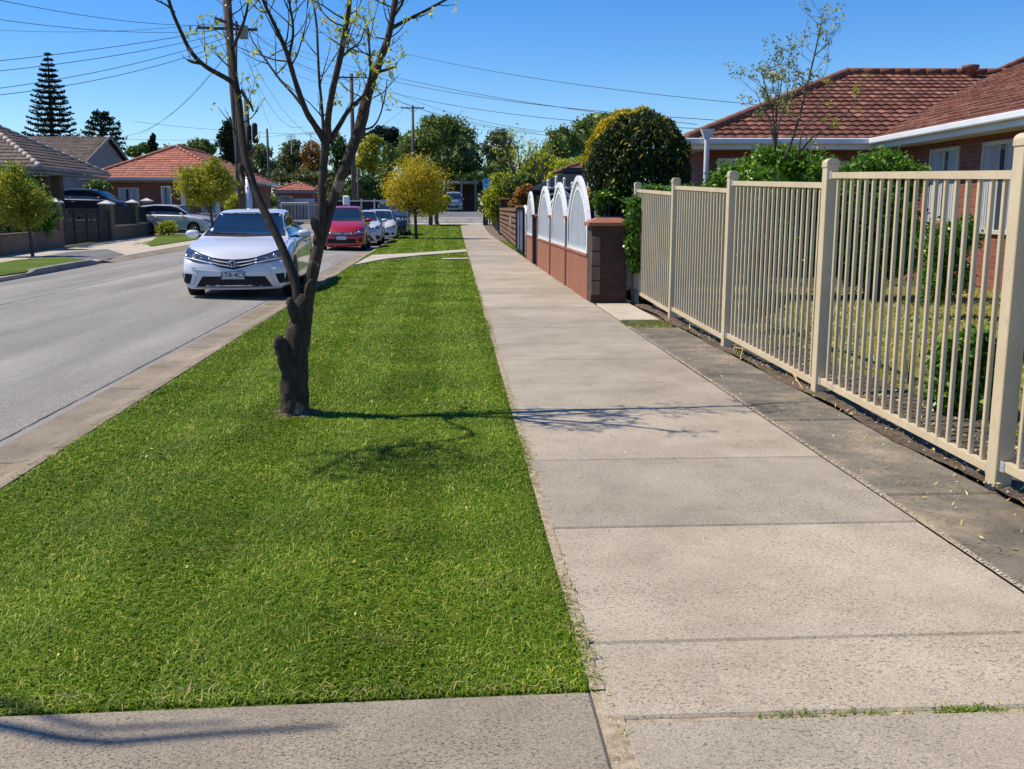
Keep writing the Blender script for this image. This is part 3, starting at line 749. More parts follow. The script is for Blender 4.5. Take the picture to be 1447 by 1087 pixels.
# ------------------------------------------------------------------ vehicles
def prof(tab, ys, sm=2):
    xs, vs = zip(*tab); a = np.interp(ys, xs, vs)
    for _ in range(sm):
        b = a.copy(); b[1:-1] = (a[:-2] + 2 * a[1:-1] + a[2:]) / 4; a = b
    return a
SPEC = {
 'sedan': dict(L=4.6, W=1.776, zt=[(0, .64), (.08, .74), (.35, .835), (.75, .91), (1.12, .965), (1.25, 1.0), (1.95, 1.365), (2.3, 1.44), (2.9, 1.455), (3.35, 1.39), (3.95, 1.12), (4.3, 1.08), (4.52, 1.03), (4.6, .85)],
    zb=[(0, .61), (.08, .69), (.35, .78), (.75, .855), (1.2, .92), (2, .95), (3.4, 1.0), (4, 1.02), (4.5, .97), (4.6, .80)],
    wt=[(0, .5), (.3, .62), (1.2, .68), (1.95, .575), (2.9, .565), (3.35, .54), (3.95, .60), (4.6, .55)], wheels=(.93, 3.55), R=.32,
    ws=(1.02, 1.36, .655, .545), sw=[(1.55, .98, 1.03), (2.0, .99, 1.30), (2.4, .99, 1.375), (3.0, 1.01, 1.375), (3.45, 1.03, 1.29), (3.75, 1.05, 1.10)]),
 'mpv': dict(L=4.25, W=1.74, zt=[(0, .66), (.08, .76), (.3, .88), (.7, .99), (.95, 1.05), (1.7, 1.50), (2.1, 1.59), (3.0, 1.60), (3.7, 1.54), (3.95, 1.45), (4.2, 1.10), (4.25, .8)],
    zb=[(0, .62), (.08, .70), (.3, .82), (.9, .96), (2, 1.0), (3.9, 1.05), (4.2, 1.0), (4.25, .78)],
    wt=[(0, .5), (.3, .62), (.95, .68), (1.7, .60), (3.0, .58), (3.9, .57), (4.25, .55)], wheels=(.85, 3.45), R=.31,
    ws=(1.09, 1.50, .66, .565), sw=[(1.25, 1.04, 1.08), (1.75, 1.04, 1.40), (2.2, 1.05, 1.50), (3.2, 1.07, 1.50), (3.7, 1.09, 1.42), (3.85, 1.1, 1.3)]),
 'suv': dict(L=4.6, W=1.80, zt=[(0, .74), (.08, .86), (.35, .97), (.8, 1.05), (1.1, 1.10), (1.8, 1.53), (2.2, 1.63), (3.2, 1.66), (4.0, 1.60), (4.3, 1.48), (4.55, 1.1), (4.6, .85)],
    zb=[(0, .70), (.08, .80), (.35, .90), (1.1, 1.02), (2, 1.06), (4.2, 1.12), (4.5, 1.05), (4.6, .82)],
    wt=[(0, .55), (.3, .66), (1.1, .70), (1.8, .62), (3.0, .61), (4.2, .58), (4.6, .6)], wheels=(.95, 3.6), R=.345,
    ws=(1.14, 1.54, .68, .585), sw=[(1.4, 1.10, 1.14), (1.85, 1.10, 1.44), (2.3, 1.11, 1.55), (3.3, 1.13, 1.57), (4.0, 1.16, 1.48), (4.2, 1.18, 1.38)]),
 'van': dict(L=4.7, W=1.75, zt=[(0, .95), (.06, 1.12), (.35, 1.35), (.75, 1.75), (1.0, 1.90), (1.5, 1.95), (4.4, 1.95), (4.6, 1.85), (4.7, 1.3)],
    zb=[(0, .9), (.08, 1.05), (.6, 1.12), (2, 1.15), (4.5, 1.15), (4.7, 1.0)],
    wt=[(0, .70), (.35, .72), (.75, .68), (1.2, .66), (4.4, .66), (4.7, .62)], wheels=(.9, 3.7), R=.33,
    ws=(1.20, 1.74, .74, .655), sw=[(.55, 1.16, 1.22), (.85, 1.16, 1.62), (1.6, 1.17, 1.70), (2.6, 1.17, 1.70), (3.6, 1.17, 1.70), (4.2, 1.17, 1.66)]),
}
def car_body_mesh(S):
    Ln, Wd = S['L'], S['W'] / 2
    n = 66; ys = np.linspace(0, Ln, n)
    zt = prof(S['zt'], ys, 1); zb = prof(S['zb'], ys, 2); wt = prof(S['wt'], ys, 3)
    w = prof([(0, Wd * .90), (.12, Wd * .945), (.4, Wd * .985), (.9, Wd), (Ln - .8, Wd), (Ln - .2, Wd * .95), (Ln, Wd * .88)], ys, 2)
    z0 = prof([(0, .17), (.5, .17), (Ln - .5, .2), (Ln, .28)], ys, 2)
    sec = []
    for i in range(n):
        a, b, c, t, u = w[i], zb[i], z0[i], zt[i], wt[i]
        hgt = max(t - b, 0.0); g = min(1, hgt / .25)
        p = [(0, c), (a * .5, c), (a * .88, c + .01), (a * .975, c + .06), (a * 1.0, c + .22), (a * 1.0, c + (b - c) * .58), (a * .985, c + (b - c) * .82), (a * .965, b - .03),
             (a * (.92), b + .005 + .01 * (1 - g)),
             (a * .90 * (1 - g * .15) + (u - a * .9) * .30 * g, b + hgt * (.34)), (a * .90 * (1 - g) * .8 + u * 1.05 * g + u * .2 * (1 - g) * .9, b + hgt * .72),
             (u * 1.0, t - .035 * g - .006), (u * .9, t - .010 * g), (u * .6, t + .006), (u * .3, t + .012), (0, t + .014)]
        sec.append(p)
    m = len(sec[0]); ring = []
    for p in sec:
        full = p + [(-x, z) for x, z in p[-2:0:-1]]
        ring.append(full)
    q = len(ring[0]); vs = []; fs = []
    for i, rg in enumerate(ring):
        for (x, z) in rg: vs.append([x, ys[i], z])
    for i in range(n - 1):
        for j in range(q): fs.append((i * q + j, i * q + (j + 1) % q, (i + 1) * q + (j + 1) % q, (i + 1) * q + j))
    # end caps as grids
    for base, flip in ((0, False), ((n - 1) * q, True)):
        NC = 9; rows = []
        for j in range(m):
            R = vs[base + j]; Lj = base + (q - j) % q
            if j in (0, m - 1): rows.append([base + j]); continue
            row = [base + j]
            for k in range(1, NC):
                t = k / NC; x = R[0] * (1 - 2 * t); vs.append([x, R[1], R[2]]); row.append(len(vs) - 1)
            row.append(Lj); rows.append(row)
        for a, b in zip(rows[:-1], rows[1:]):
            if len(a) == 1: f_ = [(a[0], b[k], b[k + 1]) for k in range(len(b) - 1)]
            elif len(b) == 1: f_ = [(a[k], b[0], a[k + 1]) for k in range(len(a) - 1)]
            else: f_ = [(a[k], b[k], b[k + 1], a[k + 1]) for k in range(len(a) - 1)]
            fs += [tuple(reversed(x)) if flip else x for x in f_]
    hood = S['zt'][0][1]
    for v in vs:
        x, y, z = v
        if y < 1.0:
            fa = (1 - y) ** 2.2
            B = np.interp(z, [.15, .22, .36, .50, hood - .04, hood + .03, hood + .25], [.09, .03, 0, .0, .035, .10, .12])
            v[1] = y + fa * (0.20 * (abs(x) / Wd) ** 2.6 + B)
        e = Ln - y
        if e < .8:
            fa = (1 - e / .8) ** 2
            v[1] = y - fa * (0.14 * (abs(x) / Wd) ** 2.6 + np.interp(z, [.2, .35, .6, 1.0], [.08, 0, 0, .05]))
    return vs, fs

def make_car(kind, name, loc, label, cat, pm, rz=0.0, group=None, plate=None, detail=2, emblem=False, grille='bars', width=1.0, gmat=None):
    S = SPEC[kind]; t = thing(name, loc, label, cat, group, rz); ORG[t.name] = Vector((0, 0, 0)); t.scale = (width, 1, 1)
    vs, fs = car_body_mesh(S); gm = gmat or M_cglass
    me = bpy.data.meshes.new("body"); me.from_pydata(vs, [], fs); me.update()
    bm = bmesh.new(); bm.from_mesh(me); bmesh.ops.remove_doubles(bm, verts=bm.verts, dist=1e-4); bmesh.ops.recalc_face_normals(bm, faces=bm.faces)
    bvh = BVHTree.FromBMesh(bm); bm.to_mesh(me); bm.free()
    tmp = bpy.data.objects.new("tmp_body", me); COL.objects.link(tmp)
    Wd = S['W'] / 2; R = S['R']
    cut = MB()
    for wy in S['wheels']:
        for sx in (-1, 1): cut.lathe((sx * (Wd - .12), wy, R + .01), [(R + .045, -.17), (R + .045, .30)] if sx > 0 else [(R + .045, -.30), (R + .045, .17)], 36, 'x')
    co = cut.build("tmp_cut", M_darkin); bmq = bmesh.new(); bmq.from_mesh(co.data); bmesh.ops.recalc_face_normals(bmq, faces=bmq.faces); bmq.to_mesh(co.data); bmq.free()
    md = tmp.modifiers.new("b", 'BOOLEAN'); md.operation = 'DIFFERENCE'; md.object = co; md.solver = 'EXACT'
    dg = bpy.context.evaluated_depsgraph_get(); dg.update()
    me2 = bpy.data.meshes.new_from_object(tmp.evaluated_get(dg))
    bpy.data.objects.remove(tmp); bpy.data.objects.remove(co)
    me2.materials.clear()
    for p in me2.polygons: p.material_index = 0; p.use_smooth = True
    body = mesh_obj("body", me2, pm, t, True)
    try: me2.set_sharp_from_angle(angle=math.radians(38))
    except Exception: pass
    def hit(view, a, b):
        if view == 'f': h = bvh.ray_cast(Vector((a, -2, b)), Vector((0, 1, 0)))
        elif view == 'r': h = bvh.ray_cast(Vector((3, a, b)), Vector((-1, 0, 0)))
        elif view == 'l': h = bvh.ray_cast(Vector((-3, a, b)), Vector((1, 0, 0)))
        else: h = bvh.ray_cast(Vector((a, S['L'] + 3, b)), Vector((0, -1, 0)))
        return h[0], h[1]
    def patch(name, mt, view, top, bot, off=.004, nu=12, nv=4, parent=t, smooth=True, th=.006):
        def res(c):
            xs = np.linspace(0, len(c) - 1, nu + 1); i = np.arange(len(c)); c = np.array(c, float)
            return np.stack([np.interp(xs, i, c[:, 0]), np.interp(xs, i, c[:, 1])], 1)
        T, B = res(top), res(bot); out = []
        last = None
        for k in range(nv + 1):
            for j in range(nu + 1):
                p = B[j] + (T[j] - B[j]) * k / nv
                h, nrm = hit(view, p[0], p[1])
                if h is None: h, nrm = (last if last else (Vector((p[0], 0, p[1])), Vector((0, -1, 0))))
                if nrm.dot({'f': Vector((0, -1, 0)), 'r': Vector((1, 0, 0)), 'l': Vector((-1, 0, 0)), 'b': Vector((0, 1, 0))}[view]) < 0: nrm = -nrm
                last = (h, nrm); out.append((h, nrm))
        q = nu + 1; nn = len(out)
        v = [h + n_ * off for h, n_ in out] + [h - n_ * th for h, n_ in out]
        f = [(k * q + j, k * q + j + 1, (k + 1) * q + j + 1, (k + 1) * q + j) for k in range(nv) for j in range(nu)]
        per = [j for j in range(q)] + [k * q + nu for k in range(1, nv + 1)] + [nv * q + j for j in range(nu - 1, -1, -1)] + [k * q for k in range(nv - 1, 0, -1)]
        f += [(per[i], per[(i + 1) % len(per)], nn + per[(i + 1) % len(per)], nn + per[i]) for i in range(len(per))]
        b = MB(); b.add(v, f); return b.build(name, mt, parent, smooth, True)
    z1, z2, wa, wb = S['ws']
    patch("windscreen_seal", M_black, 'f', [(-wb - .03, z2 + .02), (0, z2 + .035), (wb + .03, z2 + .02)], [(-wa - .035, z1 - .02), (0, z1 - .035), (wa + .035, z1 - .02)], .004, 16, 8)
    wsg = patch("windscreen", gm, 'f', [(-wb, z2), (0, z2 + .012), (wb, z2)], [(-wa, z1 + .012), (0, z1), (wa, z1 + .012)], .009, 16, 8)
    if detail >= 2:
        b = MB(); b.box(-.06, .06, 0, .012, z2 - .07, z2 - .03); 
        patch("wiper", M_black, 'f', [(-.5, z1 + .03), (.1, z1 + .012)], [(-.5, z1 + .018), (.1, z1 + .0)], .016, 10, 1)
        patch("registration_sticker", M_plate, 'f', [(-wa + .06, z1 + .10), (-wa + .11, z1 + .10)], [(-wa + .05, z1 + .05), (-wa + .10, z1 + .05)], .012, 2, 2)
    for vw in ('r', 'l'):
        sw = S['sw']
        patch("side_window_seal", M_black, vw, [(a, c + .015) for a, b_, c in sw], [(a, b_ - .02) for a, b_, c in sw], .003, 20, 5)
        patch("side_window", gm, vw, [(a + .02, c) for a, b_, c in sw], [(a + .02, b_) for a, b_, c in sw], .007, 20, 5)
        mid = sw[len(sw) // 2][0]
        if detail >= 1:
            patch("window_pillar", M_black, vw, [(mid - .04, sw[2][2] + .005), (mid + .03, sw[2][2] + .005)], [(mid - .05, sw[2][1] - .01), (mid + .04, sw[2][1] - .01)], .010, 2, 5)
            for dy in (sw[0][0] - .18, mid - .02, sw[-1][0] - .05):
                patch("door_gap", M_darkin, vw, [(dy, sw[0][1] - .03), (dy + .008, sw[0][1] - .03)], [(dy - .02, .30), (dy - .012, .30)], .0015, 1, 8)
            for dy in (mid - .28, sw[-1][0] - .25):
                patch("door_handle", pm, vw, [(dy, sw[0][1] - .10), (dy + .17, sw[0][1] - .10)], [(dy, sw[0][1] - .13), (dy + .17, sw[0][1] - .13)], .028, 4, 2)
            patch("sill_trim", M_black, vw, [(S['wheels'][0] + R + .06, .27), (S['wheels'][1] - R - .06, .27)], [(S['wheels'][0] + R + .06, .21), (S['wheels'][1] - R - .06, .21)], .006, 10, 2)
    # rear
    zh = S['zt'][-3][1]
    patch("rear_window", gm, 'b', [(-.5, z2 - .02), (.5, z2 - .02)], [(-.58, z1 + .12), (.58, z1 + .12)], .006, 8, 4)
    for sx in (-1, 1):
        patch("tail_lamp", M_tail, 'r' if sx > 0 else 'l', [(S['L'] - .28, z1 - .12), (S['L'] - .12, z1 - .10)], [(S['L'] - .22, z1 - .28), (S['L'] - .10, z1 - .26)], .006, 4, 3)
    # front end
    h0 = S['zt'][0][1]
    if kind == 'sedan':
        hl_t = [(.37, .69), (.52, .735), (.66, .785), (.79, .83)]; hl_b = [(.33, .585), (.50, .59), (.66, .62), (.82, .68)]
        gr_t = [(-.37, .685), (-.2, .66), (0, .648), (.2, .66), (.37, .685)]; gr_b = [(-.33, .58), (-.2, .535), (0, .495), (.2, .535), (.33, .58)]
    else:
        o = h0 - .66
        hl_t = [(.40, .68 + o), (.55, .72 + o), (.70, .77 + o), (.79, .80 + o)]; hl_b = [(.38, .60 + o), (.55, .60 + o), (.70, .63 + o), (.80, .67 + o)]
        gr_t = [(-.37, .675 + o), (0, .665 + o), (.37, .675 + o)]; gr_b = [(-.33, .585 + o), (0, .565 + o), (.33, .585 + o)]
    g_ = patch("grille", M_black, 'f', gr_t, gr_b, .005, 16, 4)
    def band(lo, hi, nm, mt, off, frac0, frac1, par):
        T = [(a[0], b_[1] + (a[1] - b_[1]) * frac1) for a, b_ in zip(gr_t, gr_b)]; B = [(a[0], b_[1] + (a[1] - b_[1]) * frac0) for a, b_ in zip(gr_t, gr_b)]
        return patch(nm, mt, 'f', T, B, off, 16, 1, par)
    for a_ in ((.22, .34), (.58, .70)) if detail >= 1 else ():
        band(0, 0, "grille_bar", M_galv, .014, a_[0], a_[1], g_)
    for sx in (-1, 1):
        T = [(sx * x, z) for x, z in hl_t]; B = [(sx * x, z) for x, z in hl_b]
        hl = patch("headlight", M_lamp, 'f', T, B, .008, 10, 5)
        if detail >= 1:
            for (fx, rr) in ((.62, .035), (.34, .026)):
                xx = sx * (hl_t[0][0] + (hl_t[-1][0] - hl_t[0][0]) * fx); zz = (np.interp(abs(xx), [p[0] for p in hl_t], [p[1] for p in hl_t]) + np.interp(abs(xx), [p[0] for p in hl_b], [p[1] for p in hl_b])) / 2
                h, nrm = hit('f', xx, zz)
                if h:
                    b = MB(); b.lathe((h.x, h.y - .012, h.z), [(rr, .004), (rr, -.002), (rr * .7, -.004), (rr * .65, .0)], 14, 'y'); b.build("lamp_reflector", M_chrome, hl, True, True)
            patch("headlight_trim", M_galv, 'f', [(sx * (hl_b[0][0]), hl_b[0][1] + .012), (sx * hl_b[-1][0], hl_b[-1][1] + .012)], [(sx * hl_b[0][0], hl_b[0][1]), (sx * hl_b[-1][0], hl_b[-1][1])], .012, 8, 1, hl)
    if kind == 'sedan':
        patch("lower_intake", M_black, 'f', [(-.49, .385), (0, .39), (.49, .385)], [(-.60, .225), (0, .215), (.60, .225)], .004, 16, 3)
        patch("bumper_lip", M_galv, 'f', [(-.62, .222), (0, .212), (.62, .222)], [(-.64, .205), (0, .195), (.64, .205)], .012, 16, 1)
        for sx in (-1, 1):
            patch("fog_recess", M_black, 'f', [(sx * .655, .42), (sx * .845, .435)], [(sx * .70, .265), (sx * .835, .275)], .004, 6, 3)
            patch("fog_surround", pm, 'f', [(sx * .575, .47), (sx * .645, .40)], [(sx * .63, .25), (sx * .71, .25)], .016, 4, 6)
        patch("bumper_crease", pm, 'f', [(-.66, .53), (0, .47), (.66, .53)], [(-.66, .505), (0, .448), (.66, .505)], .012, 16, 1)
    else:
        o = h0 - .66
        patch("lower_intake", M_black, 'f', [(-.50, .44 + o * .5), (.50, .44 + o * .5)], [(-.54, .29 + o * .3), (.54, .29 + o * .3)], .004, 12, 3)
        for sx in (-1, 1): patch("fog_recess", M_black, 'f', [(sx * .62, .43 + o * .5), (sx * .76, .43 + o * .5)], [(sx * .63, .33 + o * .4), (sx * .75, .33 + o * .4)], .004, 4, 3)
    def ell(b, c, rx, rz, wd, dy=0.0, n=28):
        ps = [(c[0] + rx * math.cos(2 * math.pi * k / n), dy, c[1] + rz * math.sin(2 * math.pi * k / n)) for k in range(n + 1)]
        b.tube(ps, wd, 6, cap=False)
    if emblem:
        zc = (gr_t[len(gr_t) // 2][1] + gr_b[len(gr_b) // 2][1]) / 2 + .012; h, nrm = hit('f', 0, zc); b = MB(); y0 = h.y - .028
        b.lathe((0, y0 + .012, zc), [(.064, .02), (.064, 0), (.058, -.003)], 24, 'y'); b.v = [((x - 0) * 1.12, y, z) for x, y, z in b.v]
        eb = b.build("badge", M_black, t, True, True)
        if emblem == 'ovals':
            b = MB(); ell(b, (0, zc), .074, .052, .0055, y0); ell(b, (0, zc + .004), .030, .046, .005, y0 - .003); ell(b, (0, zc + .022), .052, .024, .005, y0 - .004)
        else:
            b = MB(); ell(b, (0, zc), .055, .055, .007, y0)
            b.tube([(-.03, y0, zc), (0, y0, zc + .02), (.03, y0, zc - .01)], .009, 6)
        b.build("emblem", M_chrome, eb, True, True)
    if plate:
        zc = .405 if kind == 'sedan' else .47 + (h0 - .66) * .5; h, nrm = hit('f', 0, zc); y0 = h.y - .03
        b = MB(); b.bev(-.187, .187, y0, y0 + .012, zc - .067, zc + .067, .003); pl = b.build("number_plate", M_plate, t, False, True)
        b = MB(); b.box(-.187, .187, y0 - .0015, y0 + .001, zc + .058, zc + .066); b.box(-.187, .187, y0 - .0015, y0 + .001, zc - .066, zc - .058)
        b.box(-.187, -.179, y0 - .0015, y0 + .001, zc - .057, zc + .057); b.box(.179, .187, y0 - .0015, y0 + .001, zc - .057, zc + .057); b.build("plate_border", M_plateink, pl, False, True)
        if plate != ' ':
            cu = bpy.data.curves.new("lettering", 'FONT'); cu.body = plate; cu.size = .118; cu.align_x = 'CENTER'; cu.align_y = 'CENTER'; cu.extrude = .001; cu.offset = .0012
            to = bpy.data.objects.new("tmp_text", cu); COL.objects.link(to); dg = bpy.context.evaluated_depsgraph_get(); dg.update()
            tm = bpy.data.meshes.new_from_object(to.evaluated_get(dg)); bpy.data.objects.remove(to)
            tm.transform(Matrix.Translation((0, y0 - .003, zc)) @ Matrix.Rotation(math.pi / 2, 4, 'X') @ Matrix.Scale(.88, 4, (1, 0, 0)))
            tm.materials.clear(); mesh_obj("lettering", tm, M_plateink, pl)
    # mirrors
    my = S['sw'][0][0] + .16; mz = S['sw'][0][1] + .045
    for sx in (-1, 1):
        b = MB(); vsr = []
        cx = sx * (Wd + .075)
        b.lathe((cx, my, mz), [(.012, -.115), (.050, -.10), (.072, -.05), (.077, 0.01), (.072, .06), (.05, .105), (.012, .12)], 14, 'x')
        b.v = [(x, my + (y - my) * .95, mz + (z - mz) * .95) for x, y, z in b.v]
        mi = b.build("wing_mirror", pm, t, True, True)
        b = MB(); b.beam((sx * (Wd - .08), my + .02, mz - .04), (sx * (Wd + .06), my + .01, mz - .045), .06, .04); b.build("mirror_stalk", M_black, mi, False, True)
        b = MB(); b.bev(cx - .10, cx + .10, my + .066, my + .076, mz - .05, mz + .05, .002); b.build("mirror_glass", gm, mi, False, True)
    # wheels
    for wy in S['wheels']:
        for sx in (-1, 1):
            b = MB(); x0 = sx * (Wd - .115)
            b.lathe((x0, wy, R), [(R * .62, -.095), (R * .93, -.10), (R, -.075), (R, .075), (R * .93, .10), (R * .62, .095)], 32, 'x')
            wh = b.build("wheel", M_tyre, t, True, True)
            b = MB(); b.lathe((x0, wy, R), [(R * .64, sx * .05), (R * .66, sx * .098), (R * .60, sx * .10), (R * .58, sx * .06)], 28, 'x')
            for k in range(5):
                a = 2 * math.pi * k / 5 + .3; c_, s_ = math.cos(a), math.sin(a)
                b.beam((x0 + sx * .088, wy + c_ * R * .08, R + s_ * R * .08), (x0 + sx * .080, wy + c_ * R * .62, R + s_ * R * .62), R * .20, .025, (1, 0, 0))
            b.lathe((x0, wy, R), [(R * .16, sx * .04), (R * .16, sx * .095), (R * .08, sx * .10)], 14, 'x')
            b.build("rim", M_rim, wh, True, True)
            b = MB(); b.lathe((x0, wy, R), [(R * .6, sx * .03), (R * .6, sx * .045)], 20, 'x'); b.build("brake_disc", M_darkin, wh, False, True)
    b = MB(); b.box(-Wd + .25, Wd - .25, .25, S['L'] - .3, .16, .24); b.build("underbody", M_darkin, t, False, True)
    return t

make_car('sedan', 'parked_car', (-3.56, 15.95, -0.083), "white four door sedan with an oval badge parked nearest us at the kerb", "car", M_pwhite, math.radians(2.6), "cars parked along the near kerb", plate="1TA·4CS", detail=2, emblem='ovals')
make_car('mpv', 'parked_car', (-4.03, 35.3, -0.083), "bright red tall hatchback parked second in line behind the white sedan", "car", M_pred, math.radians(1.6), "cars parked along the near kerb", plate=" ", detail=2, emblem='disc', width=.95)
make_car('sedan', 'parked_car', (-3.92, 40.6, -0.083), "white car hidden for the most part right behind the red hatchback", "car", M_pwhite, math.radians(1.6), "cars parked along the near kerb", detail=1, plate=" ")
_w3 = make_car('mpv', 'parked_car', (-3.66, 47.2, -0.083), "white hatchback facing us between the red car and the dark blue wagon", "car", M_pwhite, math.radians(1.5), "cars parked along the near kerb", detail=1, plate=" ")
_suv = make_car('suv', 'parked_car', (-3.52, 53.6, -0.07), "tall dark blue wagon with a broad windscreen parked last in the line", "car", M_pslate, math.radians(1.5), "cars parked along the near kerb", detail=1)
_w3.scale = (1, 1, .93); _suv.scale = (1.08, 1, 1.24); _suv.rotation_euler = (0, 0, 0)
make_car('van', 'parked_van', (-0.15, 97.5, 1.26), "pale blue van facing us at the far end of the street", "van", M_pvan, 0.0, detail=1, plate=" ")
def side_car(kind, fx, fy, z, *a, rz=90, **k): return make_car(kind, 'parked_car', (fx, fy, z), *a, rz=math.radians(rz), **k)
side_car('suv', W(306, 320, 56).x, 56.0, 0.03, "silver station wagon seen from the side in the driveway across the street", "car", M_psilver, rz=80, detail=1)
side_car('suv', -17.35, 55.2, 0.86, "dark blue car standing behind the brick pillars and black gate", "car", M_pdark, rz=84, detail=1)

# ------------------------------------------------------------------ cream tubular fence on the right
def tubular_fence():
    ys = [-0.42, 2.08, 4.58, 7.04, 9.56, 12.05, 14.6]
    FX = 2.70
    t = thing("tubular_fence", (FX, 4.58, 0), "cream metal tubular fence with capped square posts along the footpath", "fence")
    def post(y, h):
        b = MB(); w = .045
        b.bev(FX - w, FX + w, y - w, y + w, -.15, h - .045, .004)
        po = b.build("post", M_cream, t)
        b = MB(); q = .050
        b.bev(FX - q, FX + q, y - q, y + q, h - .052, h - .025, .004)
        vs = []; seg = 10
        for k in range(seg + 1):
            a = math.pi * k / seg; vs += [(FX - q * math.cos(a) * .98, y - q * .96, h - .026 + .036 * math.sin(a)), (FX - q * math.cos(a) * .98, y + q * .96, h - .026 + .036 * math.sin(a))]
        fs = [(2 * k, 2 * k + 1, 2 * k + 3, 2 * k + 2) for k in range(seg)] + [tuple(2 * k for k in range(seg + 1))[::-1], tuple(2 * k + 1 for k in range(seg + 1))]
        b.add(vs, fs); b.build("post_cap", M_cream, po)
    hs = [1.62, 1.66, 1.695, 1.70, 1.715, 1.73, 1.75]
    for i, (y, h) in enumerate(zip(ys, hs)): post(y, h)
    for i, (a, c) in enumerate(zip(ys[:-1], ys[1:])):
        k = max(0, i - 2)
        za, zc = 1.51 + .012 * k, 1.59 + .014 * k
        ba, bc = .055 + .012 * k, .10 + .018 * k
        a2, c2 = a + .047, c - .047
        b = MB(); b.beam((FX, a2, za), (FX, c2, zc), .042, .042)
        pn = b.build("top_rail", M_cream, t)
        b = MB(); b.beam((FX, a2, ba), (FX, c2, bc), .042, .042); b.build("bottom_rail", M_cream, t)
        n = 19
        for j in range(1, n + 1):
            f = j / (n + 1); y = a2 + (c2 - a2) * f
            b = MB(); z0 = ba + (bc - ba) * f + .0215; z1 = za + (zc - za) * f - .0215
            b.bev(FX - .0115, FX + .0115, y - .0115, y + .0115, z0, z1, .003)
            b.build("slat", M_cream, t)
        for (yy, zz) in ((a2, za), (c2, zc), (a2, ba), (c2, bc)):
            sg = 1 if yy == a2 else -1; b = MB(); b.bev(FX - .027, FX - .020, min(yy, yy + sg * .035), max(yy, yy + sg * .035), zz - .026, zz + .026, .002); b.lathe((FX - .029, yy + sg * .018, zz), [(.004, .003), (.007, 0)], 8, "x"); b.build("bracket", M_galv, t)
tubular_fence()

